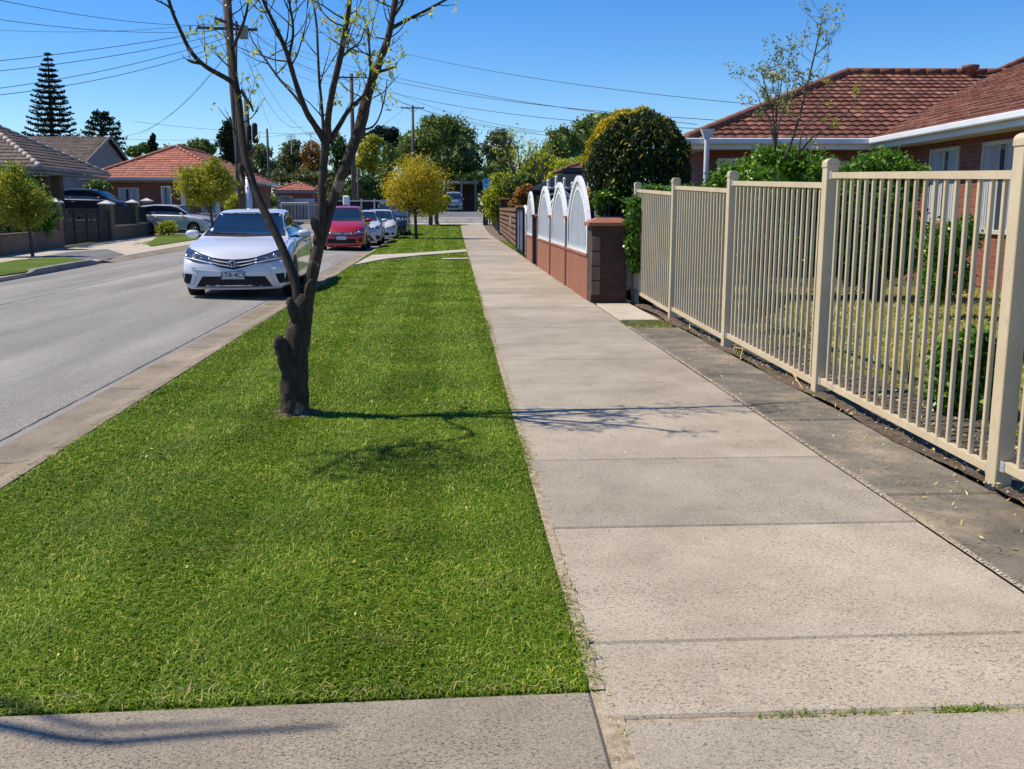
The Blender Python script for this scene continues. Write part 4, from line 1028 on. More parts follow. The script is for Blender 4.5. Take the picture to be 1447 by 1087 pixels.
# ------------------------------------------------------------------ brick and board wall with white arched panels
WX = 1.99
M_apanel = mix_mat("grey_white_slat_panel", (0.36, 0.40, 0.45), (0.45, 0.49, 0.53), 3, 0.4, 30, 0.05, 0.003)
def arch_wall():
    t = thing("arched_fence", (WX, 14.3, 0), "brown brick and board front fence topped by white pointed arch panels", "fence")
    # near end pier
    b = MB(); b.box(WX + .0, WX + .53, 14.35, 14.80, -.15, 1.12); e = b.build("pier", M_brick_dark, t)
    b = MB(); zb = 1.12; x0, x1, y0, y1 = WX - .05, WX + .58, 14.30, 14.85
    b.box(x0, x1, y0, y1, zb, zb + .05)
    b.add([(x0, y0, zb + .05), (x1, y0, zb + .05), (x1, y1, zb + .05), (x0, y1, zb + .05), (x0 + .15, y0 + .15, zb + .12), (x1 - .15, y0 + .15, zb + .12), (x1 - .15, y1 - .15, zb + .12), (x0 + .15, y1 - .15, zb + .12)],
          [(4, 5, 6, 7), (0, 1, 5, 4), (1, 2, 6, 5), (2, 3, 7, 6), (3, 0, 4, 7)])
    b.build("pier_cap", M_brownp, e)
    b = MB()
    for k in range(4): b.bev(WX - .004 + rnd.uniform(0, .006), WX + .13, 14.33, 14.36, .12 + k * .215, .12 + k * .215 + .20, .006)
    b.build("stone_facing", M_brick_tan, e)
    segs = [(14.8, 17.6), (17.75, 20.6), (20.8, 23.9), (25.4, 27.6)]
    for i, (a, c) in enumerate(segs):
        z = G(a)
        b = MB(); n = int((c - a) / .15)
        for k in range(n):
            ya, yb = a + (c - a) * k / n, a + (c - a) * (k + 1) / n
            b.bev(WX, WX + .035, ya + .004, yb - .004, -.05, .66, .004)
        b.box(WX + .010, WX + .06, a, c, -.05, .64)
        b.build("lower_boards", M_brownp, t)
        b = MB(); b.bev(WX - .02, WX + .10, a, c, .66, .70, .005); b.build("wall_coping", M_brownp, t)
    piers = [17.6, 20.6, 23.9, 25.25, 27.6]
    for y in piers:
        b = MB(); b.box(WX - .01, WX + .26, y, y + .2, -.1, 1.20); p = b.build("pier", M_brick_dark, t)
        b = MB(); b.bev(WX - .04, WX + .29, y - .03, y + .23, 1.20, 1.25, .01); b.build("pier_cap", M_brownp, p)
    def arch(y0, y1, zb, zs, za, parent):
        n = 22; yc = (y0 + y1) / 2; hw = (y1 - y0) / 2
        def top(t): # t -1..1, pointed arch
            return zs + (za - zs) * (1 - abs(t) ** 1.7) ** 0.85
        pn = MB(); nb = 13
        for k in range(nb):
            t0, t1 = -1 + 2 * k / nb, -1 + 2 * (k + 1) / nb; ya, yb = yc + hw * t0 * .93 + .014, yc + hw * t1 * .93 - .014
            za_, zb_ = top(t0) - .05, top(t1) - .05
            vs = [(WX + .02, ya, zb), (WX + .02, yb, zb), (WX + .02, yb, zb_), (WX + .02, ya, za_), (WX + .045, ya, zb), (WX + .045, yb, zb), (WX + .045, yb, zb_), (WX + .045, ya, za_)]
            pn.add(vs, [(0, 1, 2, 3), (7, 6, 5, 4), (0, 4, 5, 1), (1, 5, 6, 2), (2, 6, 7, 3), (3, 7, 4, 0)])
        pa = pn.build("arched_panel", M_apanel, parent)
        for (off, ww, nm) in ((0.0, .06, "arch_frame"), (.14, .03, "inner_arch")):
            b = MB(); pts = []
            for k in range(n + 1):
                t = -1 + 2 * k / n; pts.append((WX + .03, yc + hw * t * (1 - off * .9), top(t) - off * (1.1 - .3 * abs(t))))
            if off == 0: pts = [(WX + .03, y0, zb)] + pts + [(WX + .03, y1, zb)]
            for p, q in zip(pts[:-1], pts[1:]):
                b.beam(p, q, ww + .03 if off == 0 else .05, ww, (1, 0, 0.001))
            b.build(nm, M_white, pa)
        b = MB(); b.bev(WX - .005, WX + .06, y0 + .03, y1 - .03, zb - .0, zb + .05, .004)
        for k in range(nb * 2): y = y0 + .05 + (y1 - y0 - .1) * k / (nb * 2 - 1); b.box(WX - .012, WX - .006, y - .015, y + .015, zb + .05, zb + .09)
        b.build("bottom_trim", M_white, pa)
    arch(14.90, 17.5, .70, 1.18, 1.86, t); arch(17.9, 20.5, .70, 1.18, 1.84, t); arch(20.9, 23.75, .70, 1.18, 1.84, t); arch(25.5, 27.5, .70, 1.18, 1.80, t)
    b = MB(); b.tube([(WX + .03, 27.9, .1), (WX + .03, 27.9, 1.28), (WX + .03, 28.0, 1.42), (WX + .03, 28.5, 1.46)], .05, 8); b.build("gate_bow", M_white, t, True)
arch_wall()
# white gate in the same style, swung open in the gap
def white_gate():
    t = thing("garden_gate", (WX + .1, 25.2, 0), "narrow white arched gate standing open between the second and third arch piers", "gate")
    b = MB(); y = 25.15; x0, x1 = WX + .30, WX + 1.2
    n = 8
    for k in range(n):
        xa = x0 + (x1 - x0) * k / n; u = -1 + 2 * (k + .5) / n; b.box(xa + .01, xa + (x1 - x0) / n - .01, y, y + .03, .1, 1.15 + .6 * (1 - abs(u) ** 1.7))
    b.build("boards", M_white, t)
    b = MB(); pts = [(x0 + (x1 - x0) * k / 16, y + .015, 1.2 + .62 * (1 - abs(-1 + k / 8) ** 1.7)) for k in range(17)]
    b.tube([(x0, y + .015, .08)] + pts + [(x1, y + .015, .08)], .035, 6); b.build("gate_frame", M_white, t)
white_gate()
def trellis():
    t = thing("garden_trellis", (3.4, 26, 0), "white spiked metal trellis standing behind the arched fence", "trellis")
    b = MB(); 
    for k in range(9):
        x = 2.30 + k * .20; h = 2.05 + .09 * math.sin(k * 1.3); b.tube([(x, 24.5, 0), (x, 24.5, h)], .032, 6); b.lathe((x, 24.5, h), [(.032, -.02), (.040, .02), (.01, .06)], 8)
    b.build("uprights", M_white, t)
    for z in (1.2, 1.5, 1.75, 1.9):
        b = MB(); b.tube([(2.25, 24.47, z), (3.95, 24.47, z)], .022, 6); b.build("cross_bar", M_white, t)
trellis()
def colorbond():
    t = thing("sheet_metal_fence", (4.0, 19.2, 0), "dark blue ribbed sheet metal fence behind the brick pier", "fence")
    y = 18.3; b = MB(); x = 2.75; pts = []
    while x < 4.6:
        for dx, dy in ((0, 0), (.05, 0), (.065, .035), (.115, .035), (.13, 0)): pts.append((x + dx, y + dy))
        x += .145
    vs = [(px, py, .0) for px, py in pts] + [(px, py, 1.18) for px, py in pts]; n = len(pts)
    b.add(vs, [(i, i + 1, n + i + 1, n + i) for i in range(n - 1)]); b.build("ribbed_sheet", M_navy, t)
    b = MB(); b.bev(2.70, 4.72, y - .02, y + .06, 1.18, 1.23, .004); b.build("top_rail", M_navy, t)
    for x in (2.72, 4.68): b = MB(); b.bev(x - .03, x + .03, y - .025, y + .065, -.1, 1.18, .004); b.build("post", M_navy, t)
    t2 = thing("boundary_fence", (2.85, 16, 0), "dark timber boundary fence running back from the brick pier", "fence")
    b = MB()
    for k in range(22): b.box(3.05, 3.07, 14.9 + k * .15, 14.9 + k * .15 + .14, 0, 1.2 + rnd.uniform(-.01, .01))
    b.build("palings", M_navy, t2)
colorbond()
def street_right():
    # steel gate between arches and slatted fence
    t = thing("steel_gate", (2.0, 30.5, 0), "narrow dark steel gate with thin bars beside the slatted fence", "gate")
    b = MB(); b.beam((2.0, 28.9, .15), (2.0, 31.8, .15), .05, .05); b.beam((2.0, 28.9, 1.35), (2.0, 31.8, 1.35), .05, .05)
    for k in range(3): y = 28.95 + k * 1.4; b.beam((2.0, y, 0.05), (2.0, y, 1.42), .06, .06, (0, 1, 0))
    b.build("gate_frame", M_black, t); b = MB()
    for k in range(16): b.box(1.99, 2.01, 29.1 + k * .165, 29.115 + k * .165, .15, 1.35)
    b.build("bars", M_galv, t)
    def pier(y, x, h, lab, w=.35):
        t = thing("brick_pier", (x, y, G(y)), lab, "gate pier"); g = G(y)
        b = MB(); b.box(x, x + w, y, y + w, g - .1, g + h); b.build("shaft", M_brick_dark, t)
        b = MB(); b.bev(x - .06, x + w + .06, y - .06, y + w + .06, g + h, g + h + .09, .03); b.build("pier_cap", M_brownp, t)
    pier(32.3, 2.05, 1.42, "slim brown brick pier at the near end of the slatted timber fence", .28)
    pier(56.0, 2.55, 1.95, "taller brown brick pier at the far end of the slatted timber fence", .5)
    t = thing("slatted_fence", (2.3, 40, 0), "brown horizontal timber slat fence beyond the arched panels", "fence")
    for k in range(7):
        b = MB(); z = .18 + k * .20
        b.beam((2.12, 34.5, z), (2.52, 55.8, z + .06), .03, .13); b.build("slat", M_slatb, t)
    for k in range(5):
        y = 34.6 + k * 5.2; x = 2.15 + .0188 * (y - 34.5); b = MB(); b.box(x, x + .08, y, y + .08, 0, 1.55); b.build("post", M_black, t)
    t = thing("picket_fence", (2.55, 62, G(62)), "dark green steel picket fence near the far corner", "fence")
    for k in range(34):
        y = 57.0 + k * .42; g = G(y); b = MB(); b.box(2.62, 2.66, y, y + .12, g, g + 1.35); b.build("picket", M_dgreen, t)
    b = MB(); b.beam((2.68, 57, .4 + G(57)), (2.68, 71, .4 + G(71)), .04, .05); b.beam((2.68, 57, 1.2 + G(57)), (2.68, 71, 1.2 + G(71)), .04, .05); b.build("rails", M_dgreen, t)
    t = thing("corner_post", (2.3, 70, G(70)), "tall dark post at the far corner holding a blue board", "post")
    g = G(70); b = MB(); b.bev(1.98, 2.35, 70.6, 70.9, g - .1, g + 3.0, .02); b.build("shaft", M_dgreen, t)
    t = thing("street_sign", (2.4, 70, g + 3), "bright blue board raised above the corner fence", "sign")
    b = MB(); b.bev(2.0, 3.35, 70.3, 70.34, g + 2.45, g + 3.25, .01); sb = b.build("board", M_bluesign, t)
    b = MB(); b.tube([(2.45, 70.36, g), (2.45, 70.36, g + 4.0)], .05, 8); b.build("pole", M_black, t)
    b = MB(); b.box(2.1, 2.9, 70.285, 70.298, g + 2.8, g + 2.86); b.build("stripe", M_white, sb)
street_right()

# ------------------------------------------------------------------ houses
def roof_plane(mb, O, e, s, width, run, ul, ur, course=0.32, tile=0.30, du=0.06, amp=0.022, step=0.028, seed=0):
    """tiled plane: O eave corner, e along the eave, s up the slope (unit), run = slope length, ul/ur = limits as functions of slope distance"""
    O = Vector(O); e = Vector(e).normalized(); s = Vector(s).normalized(); n = e.cross(s)
    if n.z < 0: n = -n
    v = 0.0; k = 0
    while v < run - 1e-6:
        v1 = min(v + course, run); A0, B0 = ul(v), ur(v); A1, B1 = ul(v1), ur(v1)
        if max(B0 - A0, B1 - A1) < .02: break
        cnt = int(math.ceil(width / du)); base = len(mb.v); vs = []; uvs = []
        for i in range(cnt + 1):
            u = width * i / cnt; w = amp * (abs(math.sin(math.pi * u / tile)) ** 0.8)
            jit = 0.004 * math.sin(37.1 * math.floor(u / tile) + 11.3 * k)
            u0 = min(max(u, A0), B0); u1 = min(max(u, A1), B1)
            vs += [O + e * u0 + s * (v - .01) + n * (-.005), O + e * u0 + s * (v - .012 + .012 * (w / amp if amp else 0)) + n * (w + step + jit), O + e * u1 + s * v1 + n * (w * .9 + jit)]
            uvs += [(u / tile, k + .5)] * 3
        mb.add(vs, [(3 * i + j, 3 * i + 3 + j, 3 * i + 4 + j, 3 * i + 1 + j) for i in range(cnt) for j in (0, 1)], uvs)
        v = v1; k += 1
def ridge_caps(mb, a, b, r=.10, piece=.42):
    a = Vector(a); b = Vector(b); Ln = (b - a).length; n = max(1, int(Ln / piece)); d = (b - a) / n
    for i in range(n):
        p, q = a + d * i, a + d * (i + 1.06); k0 = len(mb.v)
        mb.tube([p, q], [r * 1.04, r * .90], 8)
    mb.uv += [(7.3 + 0.0 * i, 3.0) for i in range(len(mb.v) - len(mb.uv))]
def hip_roof(name, t, x0, x1, y0, y1, z, pitch, mt, course=.32, tile=.3, du=.08, capr=.1, capm=None, sides='fblr', amp=.022):
    c, sn = math.cos(pitch), math.sin(pitch); Wx, Dy = x1 - x0, y1 - y0; R = min(Wx, Dy) / 2; run = R / c
    mb = MB()
    pl = {'f': ((x0, y0, z), (1, 0, 0), (0, c, sn), Wx), 'b': ((x0, y1, z), (1, 0, 0), (0, -c, sn), Wx), 'l': ((x0, y0, z), (0, 1, 0), (c, 0, sn), Dy), 'r': ((x1, y0, z), (0, 1, 0), (-c, 0, sn), Dy)}
    for k in sides:
        O, e, s, w = pl[k]; roof_plane(mb, O, e, s, w, run, lambda v: v * c, lambda v, w=w: w - v * c, course, tile, du, amp)
    zr = z + R * math.tan(pitch); up = Vector((0, 0, .03))
    ro = mb.build(name, mt, t)
    if Wx >= Dy: A, B = (x0 + R, (y0 + y1) / 2, zr), (x1 - R, (y0 + y1) / 2, zr)
    else: A, B = ((x0 + x1) / 2, y0 + R, zr), ((x0 + x1) / 2, y1 - R, zr)
    A, B = Vector(A) + up, Vector(B) + up
    cb = MB(); near = lambda cx, cy: (A if (Vector((cx, cy, zr)) - A).length < (Vector((cx, cy, zr)) - B).length else B)
    cb.uv = []
    for (cx, cy) in ((x0, y0), (x1, y0), (x0, y1), (x1, y1)): ridge_caps(cb, Vector((cx, cy, z + .02)), near(cx, cy), capr)
    if (B - A).length > .1: ridge_caps(cb, A, B, capr)
    cb.build("ridge_capping", capm or mt, ro, True)
    return ro, A, B
def window(t, wall, x0, x1, z0, z1, pos, mt=None, fw=.07, mull=1, curtain=True, depth=.05, out=-1):
    """wall 'x': lies in a plane x=pos facing out (-x or +x); 'y': plane y=pos"""
    def bx(b, a0, a1, d0, d1, zz0, zz1):
        d0, d1 = sorted((pos + out * d0, pos + out * d1))
        if wall == 'x': b.bev(d0, d1, a0, a1, zz0, zz1, .004)
        else: b.bev(a0, a1, d0, d1, zz0, zz1, .004)
    b = MB(); bx(b, x0, x1, -.02, .03, z1 - fw, z1); bx(b, x0, x1, -.02, .05, z0, z0 + fw); bx(b, x0, x0 + fw, -.02, .03, z0 + fw, z1 - fw); bx(b, x1 - fw, x1, -.02, .03, z0 + fw, z1 - fw)
    for k in range(mull): xm = x0 + (x1 - x0) * (k + 1) / (mull + 1); bx(b, xm - .03, xm + .03, -.02, .026, z0 + fw, z1 - fw)
    fr = b.build("window", mt or M_offw, t)
    b = MB(); bx(b, x0 + fw, x1 - fw, -.012, .006, z0 + fw, z1 - fw); b.build("pane", M_wglass, fr)
    if curtain:
        b = MB(); n = 14
        for k in range(n):
            a = x0 + fw + (x1 - x0 - 2 * fw) * k / n
            if k in (5, 6): continue
            bx(b, a, a + (x1 - x0 - 2 * fw) / n * .8, .008 + .002 * (k % 2), .0075, z0 + fw, z1 - fw)
        b.build("curtain", M_curtain, fr)

# right-hand house, its frame is turned 13 degrees
def right_house():
    rz = -math.radians(2.0)
    t = thing("brick_house", (4.87, 20.75, 0), "red brick house with weathered terracotta hip roof and white gutters", "house", rz=rz)
    z = 2.80; pit = math.radians(21.6); c, sn = math.cos(pit), math.sin(pit)
    mb = MB(); R1 = 5.1
    wmain = 3.9
    roof_plane(mb, (0, 0, z), (1, 0, 0), (0, c, sn), 9.0, R1 / c, lambda v: v * c, lambda v: wmain + v * c, .315, .215, .036, .022, .034)
    roof_plane(mb, (0, 0, z), (0, 1, 0), (c, 0, sn), 11.0, R1 / c, lambda v: v * c, lambda v: 11 - v * c, .315, .215, .05, .022, .034)
    zr = z + R1 * math.tan(pit)
    roof_plane(mb, (1, 10.2, z), (1, 0, 0), (0, -c, sn), 9, R1 / c, lambda v: v * c, lambda v: 9, .315, .3, .1, .02, .03)
    R2 = 6.3
    roof_plane(mb, (wmain, -9, z), (0, 1, 0), (c, 0, sn), 9 + R2, R2 / c, lambda v: v * c, lambda v: 9 + min(v * c, 2 * R1 - v * c + .6), .315, .215, .036, .022, .034)
    roof_plane(mb, (wmain + 2 * R2, -9, z), (0, 1, 0), (-c, 0, sn), 13, R2 / c, lambda v: v * c, lambda v: 13 - v * c, .315, .30, .1, .02, .03)
    ro = mb.build("roof", M_tile_r, t, False, True)
    cb = MB(); cb.uv = []
    ridge_caps(cb, (0, 0, z + .04), (R1, R1, zr + .05), .115, .40); ridge_caps(cb, (R1, R1, zr + .05), (9.5, R1, zr + .05), .105, .40)
    ridge_caps(cb, (wmain + R1, R1, zr + .05), (wmain + R2, R1 + .8, z + R2 * math.tan(pit) + .05), .10, .40)
    ridge_caps(cb, (wmain + R2, R1 + .8, z + R2 * math.tan(pit) + .05), (wmain + R2, -5, z + R2 * math.tan(pit) + .05), .10, .40)
    cb.build("ridge_capping", M_tile_r, ro, True, True)
    b = MB(); b.beam((wmain + .03, .03, z + .035), (wmain + R1, R1, zr + .045), .14, .012); b.build("valley_flashing", mix_mat("rusty_flashing", (.10, .05, .035), (.16, .08, .06), 5, .7), ro, False, True)
    # turbine-like roof vent
    b = MB(); b.lathe((8.15, R1 - .30, zr - .06), [(.10, -.1), (.12, .10), (.19, .13), (.215, .22), (.19, .24), (.05, .25)], 18); b.build("roof_vent", mix_mat("vent_brown", (.14, .06, .05), (.19, .09, .07), 5, .5), ro, True, True)
    # gutters, fascia and soffit
    def gutter(pts, nrm):
        b = MB(); prf = [(0, .0), (.115, .0), (.125, .02), (.125, .10), (.105, .115), (.10, .105), (.105, .03), (0, .03)]
        vs = []
        for p, nn in zip(pts, nrm):
            for (d, h) in prf: vs.append((p[0] + nn[0] * d, p[1] + nn[1] * d, z - .085 + h))
        q = len(prf)
        b.add(vs, [(i * q + j, i * q + (j + 1) % q, (i + 1) * q + (j + 1) % q, (i + 1) * q + j) for i in range(len(pts) - 1) for j in range(q)] + [tuple(range(q))[::-1], tuple((len(pts) - 1) * q + j for j in range(q))])
        b.build("gutter", M_guttr, t, False, True)
    gutter([(0, 10, 0), (0, 0, 0), (wmain, 0, 0), (wmain, -9, 0)], [(-1, 0), (-1, -1), (-1, -1), (-1, 0)])
    b = MB(); b.box(.0, .03, 0, 8, z - .19, z - .03); b.box(0.03, wmain, 0, .03, z - .19, z - .03); b.box(wmain, wmain + .03, -9, 0.0, z - .19, z - .03); b.build("fascia", M_guttr, t, False, True)
    b = MB(); b.box(.04, wmain + .5, .04, .5, z - .185, z - .16); b.box(.04, .5, .5, 8, z - .186, z - .161); b.box(wmain + .035, wmain + .5, -9, .038, z - .187, z - .162); b.build("soffit", M_offw, t, False, True)
    # walls
    b = MB(); b.box(.5, 9.3, .5, 6.4, -.1, z - .15); b.build("wall", M_brick_red, t, False, True)
    b = MB(); b.box(wmain + .5, 12, -8.6, .5, -.1, z - .152); b.build("wall", M_brick_red, t, False, True)
    window(t, 'x', -2.9, -1.7, .95, 2.50, wmain + .5, None, .07, 1); window(t, 'x', -4.95, -3.75, .95, 2.50, wmain + .5, None, .07, 0)
    window(t, 'y', .75, 1.35, .5, 2.45, .5, M_white, .06, 1); window(t, 'y', 2.2, 3.6, .9, 2.4, .5, None, .07, 1)
    b = MB()
    b.tube(smooth_pts([(.36, -.22, z + .10), (.36, -.22, z - .35), (.36, -.22, 1.2), (.36, -.22, .05)], 2), .055, 10)
    dp = b.build("downpipe", M_guttr, t, True, True)
    b = MB(); b.prism([(.22, -.33), (.50, -.33), (.50, -.14), (.22, -.14)], z + .02, z + .20); b.v = [((x - .36) * (1.0 if zz > z + .1 else .5) + .36, (y + .235) * (1.0 if zz > z + .1 else .6) - .235, zz) for x, y, zz in b.v]
    b.build("rain_head", M_white, dp, False, True)
    b = MB(); b.bev(3.15, 3.27, -3.15 + 3.2, -3.03 + 3.2, 0, 2.0, .01)
    # wall-mounted flood light on the wing
    b = MB(); b.bev(wmain + .38, wmain + .5, -.75, -.55, z - .45, z - .35, .02); b.beam((wmain + .36, -.74, z - .36), (wmain + .15, -.6, z - .46), .13, .09); b.build("flood_light", M_offw, t, False, True)
right_house()

def left_house():
    t = thing("brick_house", (-24, 50, 0), "brown brick house with brown tiled hip roof behind the low brick wall", "house")
    z = 3.22
    ro, A, B = hip_roof("roof", t, -34.0, -18.15, 45.0, 53.4, z, math.radians(29), M_tile_b, .34, .33, .11, .13, mix_mat("pale_ridge_mortar", (.30, .25, .21), (.42, .36, .31), 9, .8), 'fblr', .03)
    b = MB(); b.box(-34.1, -18.05, 44.88, 45.0, z - .12, z + .02); b.box(-18.15, -18.03, 45.0, 53.5, z - .12, z + .02); b.build("gutter", M_grey, t)
    b = MB(); b.box(-34, -18.15, 45.02, 45.5, z - .26, z - .14); b.box(-18.6, -18.16, 45.5, 53.4, z - .261, z - .141); b.build("eave", M_grey, t)
    b = MB(); b.box(-33.5, -21.0, 46.3, 53.0, -.1, z - .14); b.build("wall", M_brick_brown, t)
    b = MB(); b.box(-19.0, -18.55, 48.0, 48.45, 0, z - .26); b.build("porch_pillar", M_brick_brown, t)
    b = MB(); b.box(-21.1, -20.7, 45.5, 46.29, 0, z - .262); b.build("porch_pillar", M_brick_brown, t)
    window(t, 'y', -25.5, -23.0, 1.0, 2.6, 46.3, M_black, .08, 1, False); window(t, 'x', 48.0, 49.6, .9, 2.5, -21.0, M_offw, .08, 1, False, out=1)
    window(t, 'y', -22.6, -21.5, .3, 2.5, 46.3, M_offw, .08, 0, False)
left_house()
def gable_house():
    t = thing("gable_house", (-28, 78, 0), "grey gabled house with a faded brown tiled roof behind the tall pines", "house")
    x1 = -26.6; x0 = -36; y0, y1 = 73.0, 86.0; z = 4.35; c = math.radians(22); yc = (y0 + y1) / 2; R = yc - y0; mb = MB()
    roof_plane(mb, (x0, y0, z), (1, 0, 0), (0, math.cos(c), math.sin(c)), x1 - x0, R / math.cos(c), lambda v: 0, lambda v: x1 - x0, .34, .33, .16)
    roof_plane(mb, (x0, y1, z), (1, 0, 0), (0, -math.cos(c), math.sin(c)), x1 - x0, R / math.cos(c), lambda v: 0, lambda v: x1 - x0, .34, .33, .3)
    ro = mb.build("roof", M_tile_b, t)
    b = MB(); zr = z + R * math.tan(c)
    b.add([(x1 - .35, y0 + .4, -.1), (x1 - .35, y1 - .4, -.1), (x1 - .35, y1 - .4, z - .05), (x1 - .35, yc, zr - .12), (x1 - .35, y0 + .4, z - .05)], [(0, 1, 2, 3, 4)])
    b.box(x0, x1 - .36, y0 + .4, y1 - .4, -.1, z - .06); b.build("wall", M_grey, t)
    b = MB(); b.beam((x1, y0, z), (x1, yc, zr), .05, .22); b.beam((x1, y1, z), (x1, yc, zr), .05, .22); b.build("barge_board", M_grey, t)
gable_house()
def red_house():
    t = thing("red_roofed_house", (-17.4, 66, 0), "low red brick house with an orange terracotta hip roof across the street", "house")
    z = 3.25
    hip_roof("roof", t, -21.9, -13.15, 60.0, 75.0, z, math.radians(25.2), M_tile_o, .34, .33, .11, .12)
    b = MB(); b.box(-22.0, -13.05, 59.9, 60.0, z - .12, z + .02); b.box(-13.15, -13.05, 60.0, 75.1, z - .12, z + .02); b.build("gutter", M_offw, t)
    b = MB(); b.box(-21.9, -13.2, 60.03, 60.5, z - .24, z - .13); b.box(-13.6, -13.2, 60.5, 75.0, z - .241, z - .131); b.build("eave", M_grey, t)
    b = MB(); b.box(-21.4, -13.65, 60.5, 74.5, -.1, z - .14); b.build("wall", M_brick_red, t)
    window(t, 'y', -20.0, -18.8, .9, 2.7, 60.5, M_offw, .08, 0); window(t, 'y', -17.5, -16.9, 0.3, 2.8, 60.5, M_white, .08, 0); window(t, 'x', 63, 65, 0.9, 2.6, -13.65, M_offw, .08, 1, out=1); window(t, 'y', -15.2, -14.1, .8, 2.6, 60.5, M_offw, .08, 1)
    b = MB(); b.bev(-14.3, -14.05, 60.2, 60.45, 0, z - .24, .01); b.build("porch_post", M_white, t); b = MB(); b.bev(-16.3, -16.05, 60.2, 60.45, 0, z - .24, .01); b.build("porch_post", M_white, t)
    t = thing("red_roofed_outbuilding", (-13, 84, .5), "small red brick building with a shallow orange roof and a grey roller door", "outbuilding")
    x0, x1 = W(385, 270, 80).x, W(447, 270, 80).x
    hip_roof("roof", t, x0, x1, 80, 86, 2.95, math.radians(20), M_tile_o, .34, .33, .2, .1)
    b = MB(); b.box(x0 + .3, x1 - .3, 80.3, 85.5, 0, 2.8); b.build("wall", M_brick_red, t)
    b = MB(); b.box(x0 + .1, x1, 79.9, 80.0, 2.72, 2.92); b.build("fascia", M_grey, t)
    b = MB()
    for k in range(9): b.box(x1 - 1.9 + k * .19, x1 - 1.9 + k * .19 + .17, 80.24, 80.28, .3, 2.3)
    b.build("roller_door", M_galv, t)
    window(t, 'y', x0 + .5, x0 + 1.5, 2.0, 2.5, 80.3, M_white, .07, 0, False)
    t = thing("dark_roofed_shed", (W(800, 260, 45).x, 47, 0), "dark roofed outbuilding behind the white arches with a rusty ridge", "shed")
    x0, x1 = W(752, 260, 42).x, W(900, 260, 42).x
    b = MB(); b.box(x0 + 1.2, x1, 42.3, 46.0, 0, 2.3); b.build("wall", M_navy, t)
    b = MB(); b.add([(x0, 42, 2.0), (x1, 42, 2.0), (x1, 42, 2.2), (x0, 42, 2.2), (x0 + 1.5, 43.4, 3.0), (x1, 43.4, 3.0)], [(0, 1, 2, 3), (3, 2, 5, 4)]); b.add([(x0, 47, 2.0), (x0, 42, 2.0), (x0, 42, 2.2), (x0, 47, 2.2), (x0 + 1.5, 43.4, 3.0), (x0 + 1.5, 45.6, 3.0)], [(0, 1, 2, 3), (3, 2, 4, 5)]); b.build("metal_roof", mix_mat("black_roof_sheet", (.008, .011, .016), (.014, .018, .026), 2, .8, 30, .1, .004, .15), t)
    b = MB(); b.box(x0 + 1.4, x1, 43.3, 43.38, 2.98, 3.16); b.build("fascia", M_navy, t)
    hip_roof("roof", t, x0 + 1.6, x1 + 3, 43.4, 49, 3.16, math.radians(16), M_tile_r, .34, .33, .2, .1)
    t = thing("far_carport", (0.6, 110, 1.25), "low flat carport roof on posts behind the pale blue van", "carport")
    a0, a1 = W(628, 256, 104).x, W(676, 256, 104).x
    b = MB(); b.box(a0, a1, 104, 109, 4.15, 4.4); b.build("roof", M_greyp, t)
    for x in (a0 + .3, (a0 + a1) / 2, a1 - .3): b = MB(); b.box(x - .1, x + .1, 104.1, 104.3, 1.2, 4.15); b.build("post", M_greyp, t)
    b = MB(); b.box(a0, a1, 108.7, 108.9, 1.2, 4.15); b.build("wall", M_brick_dark, t)
red_house()

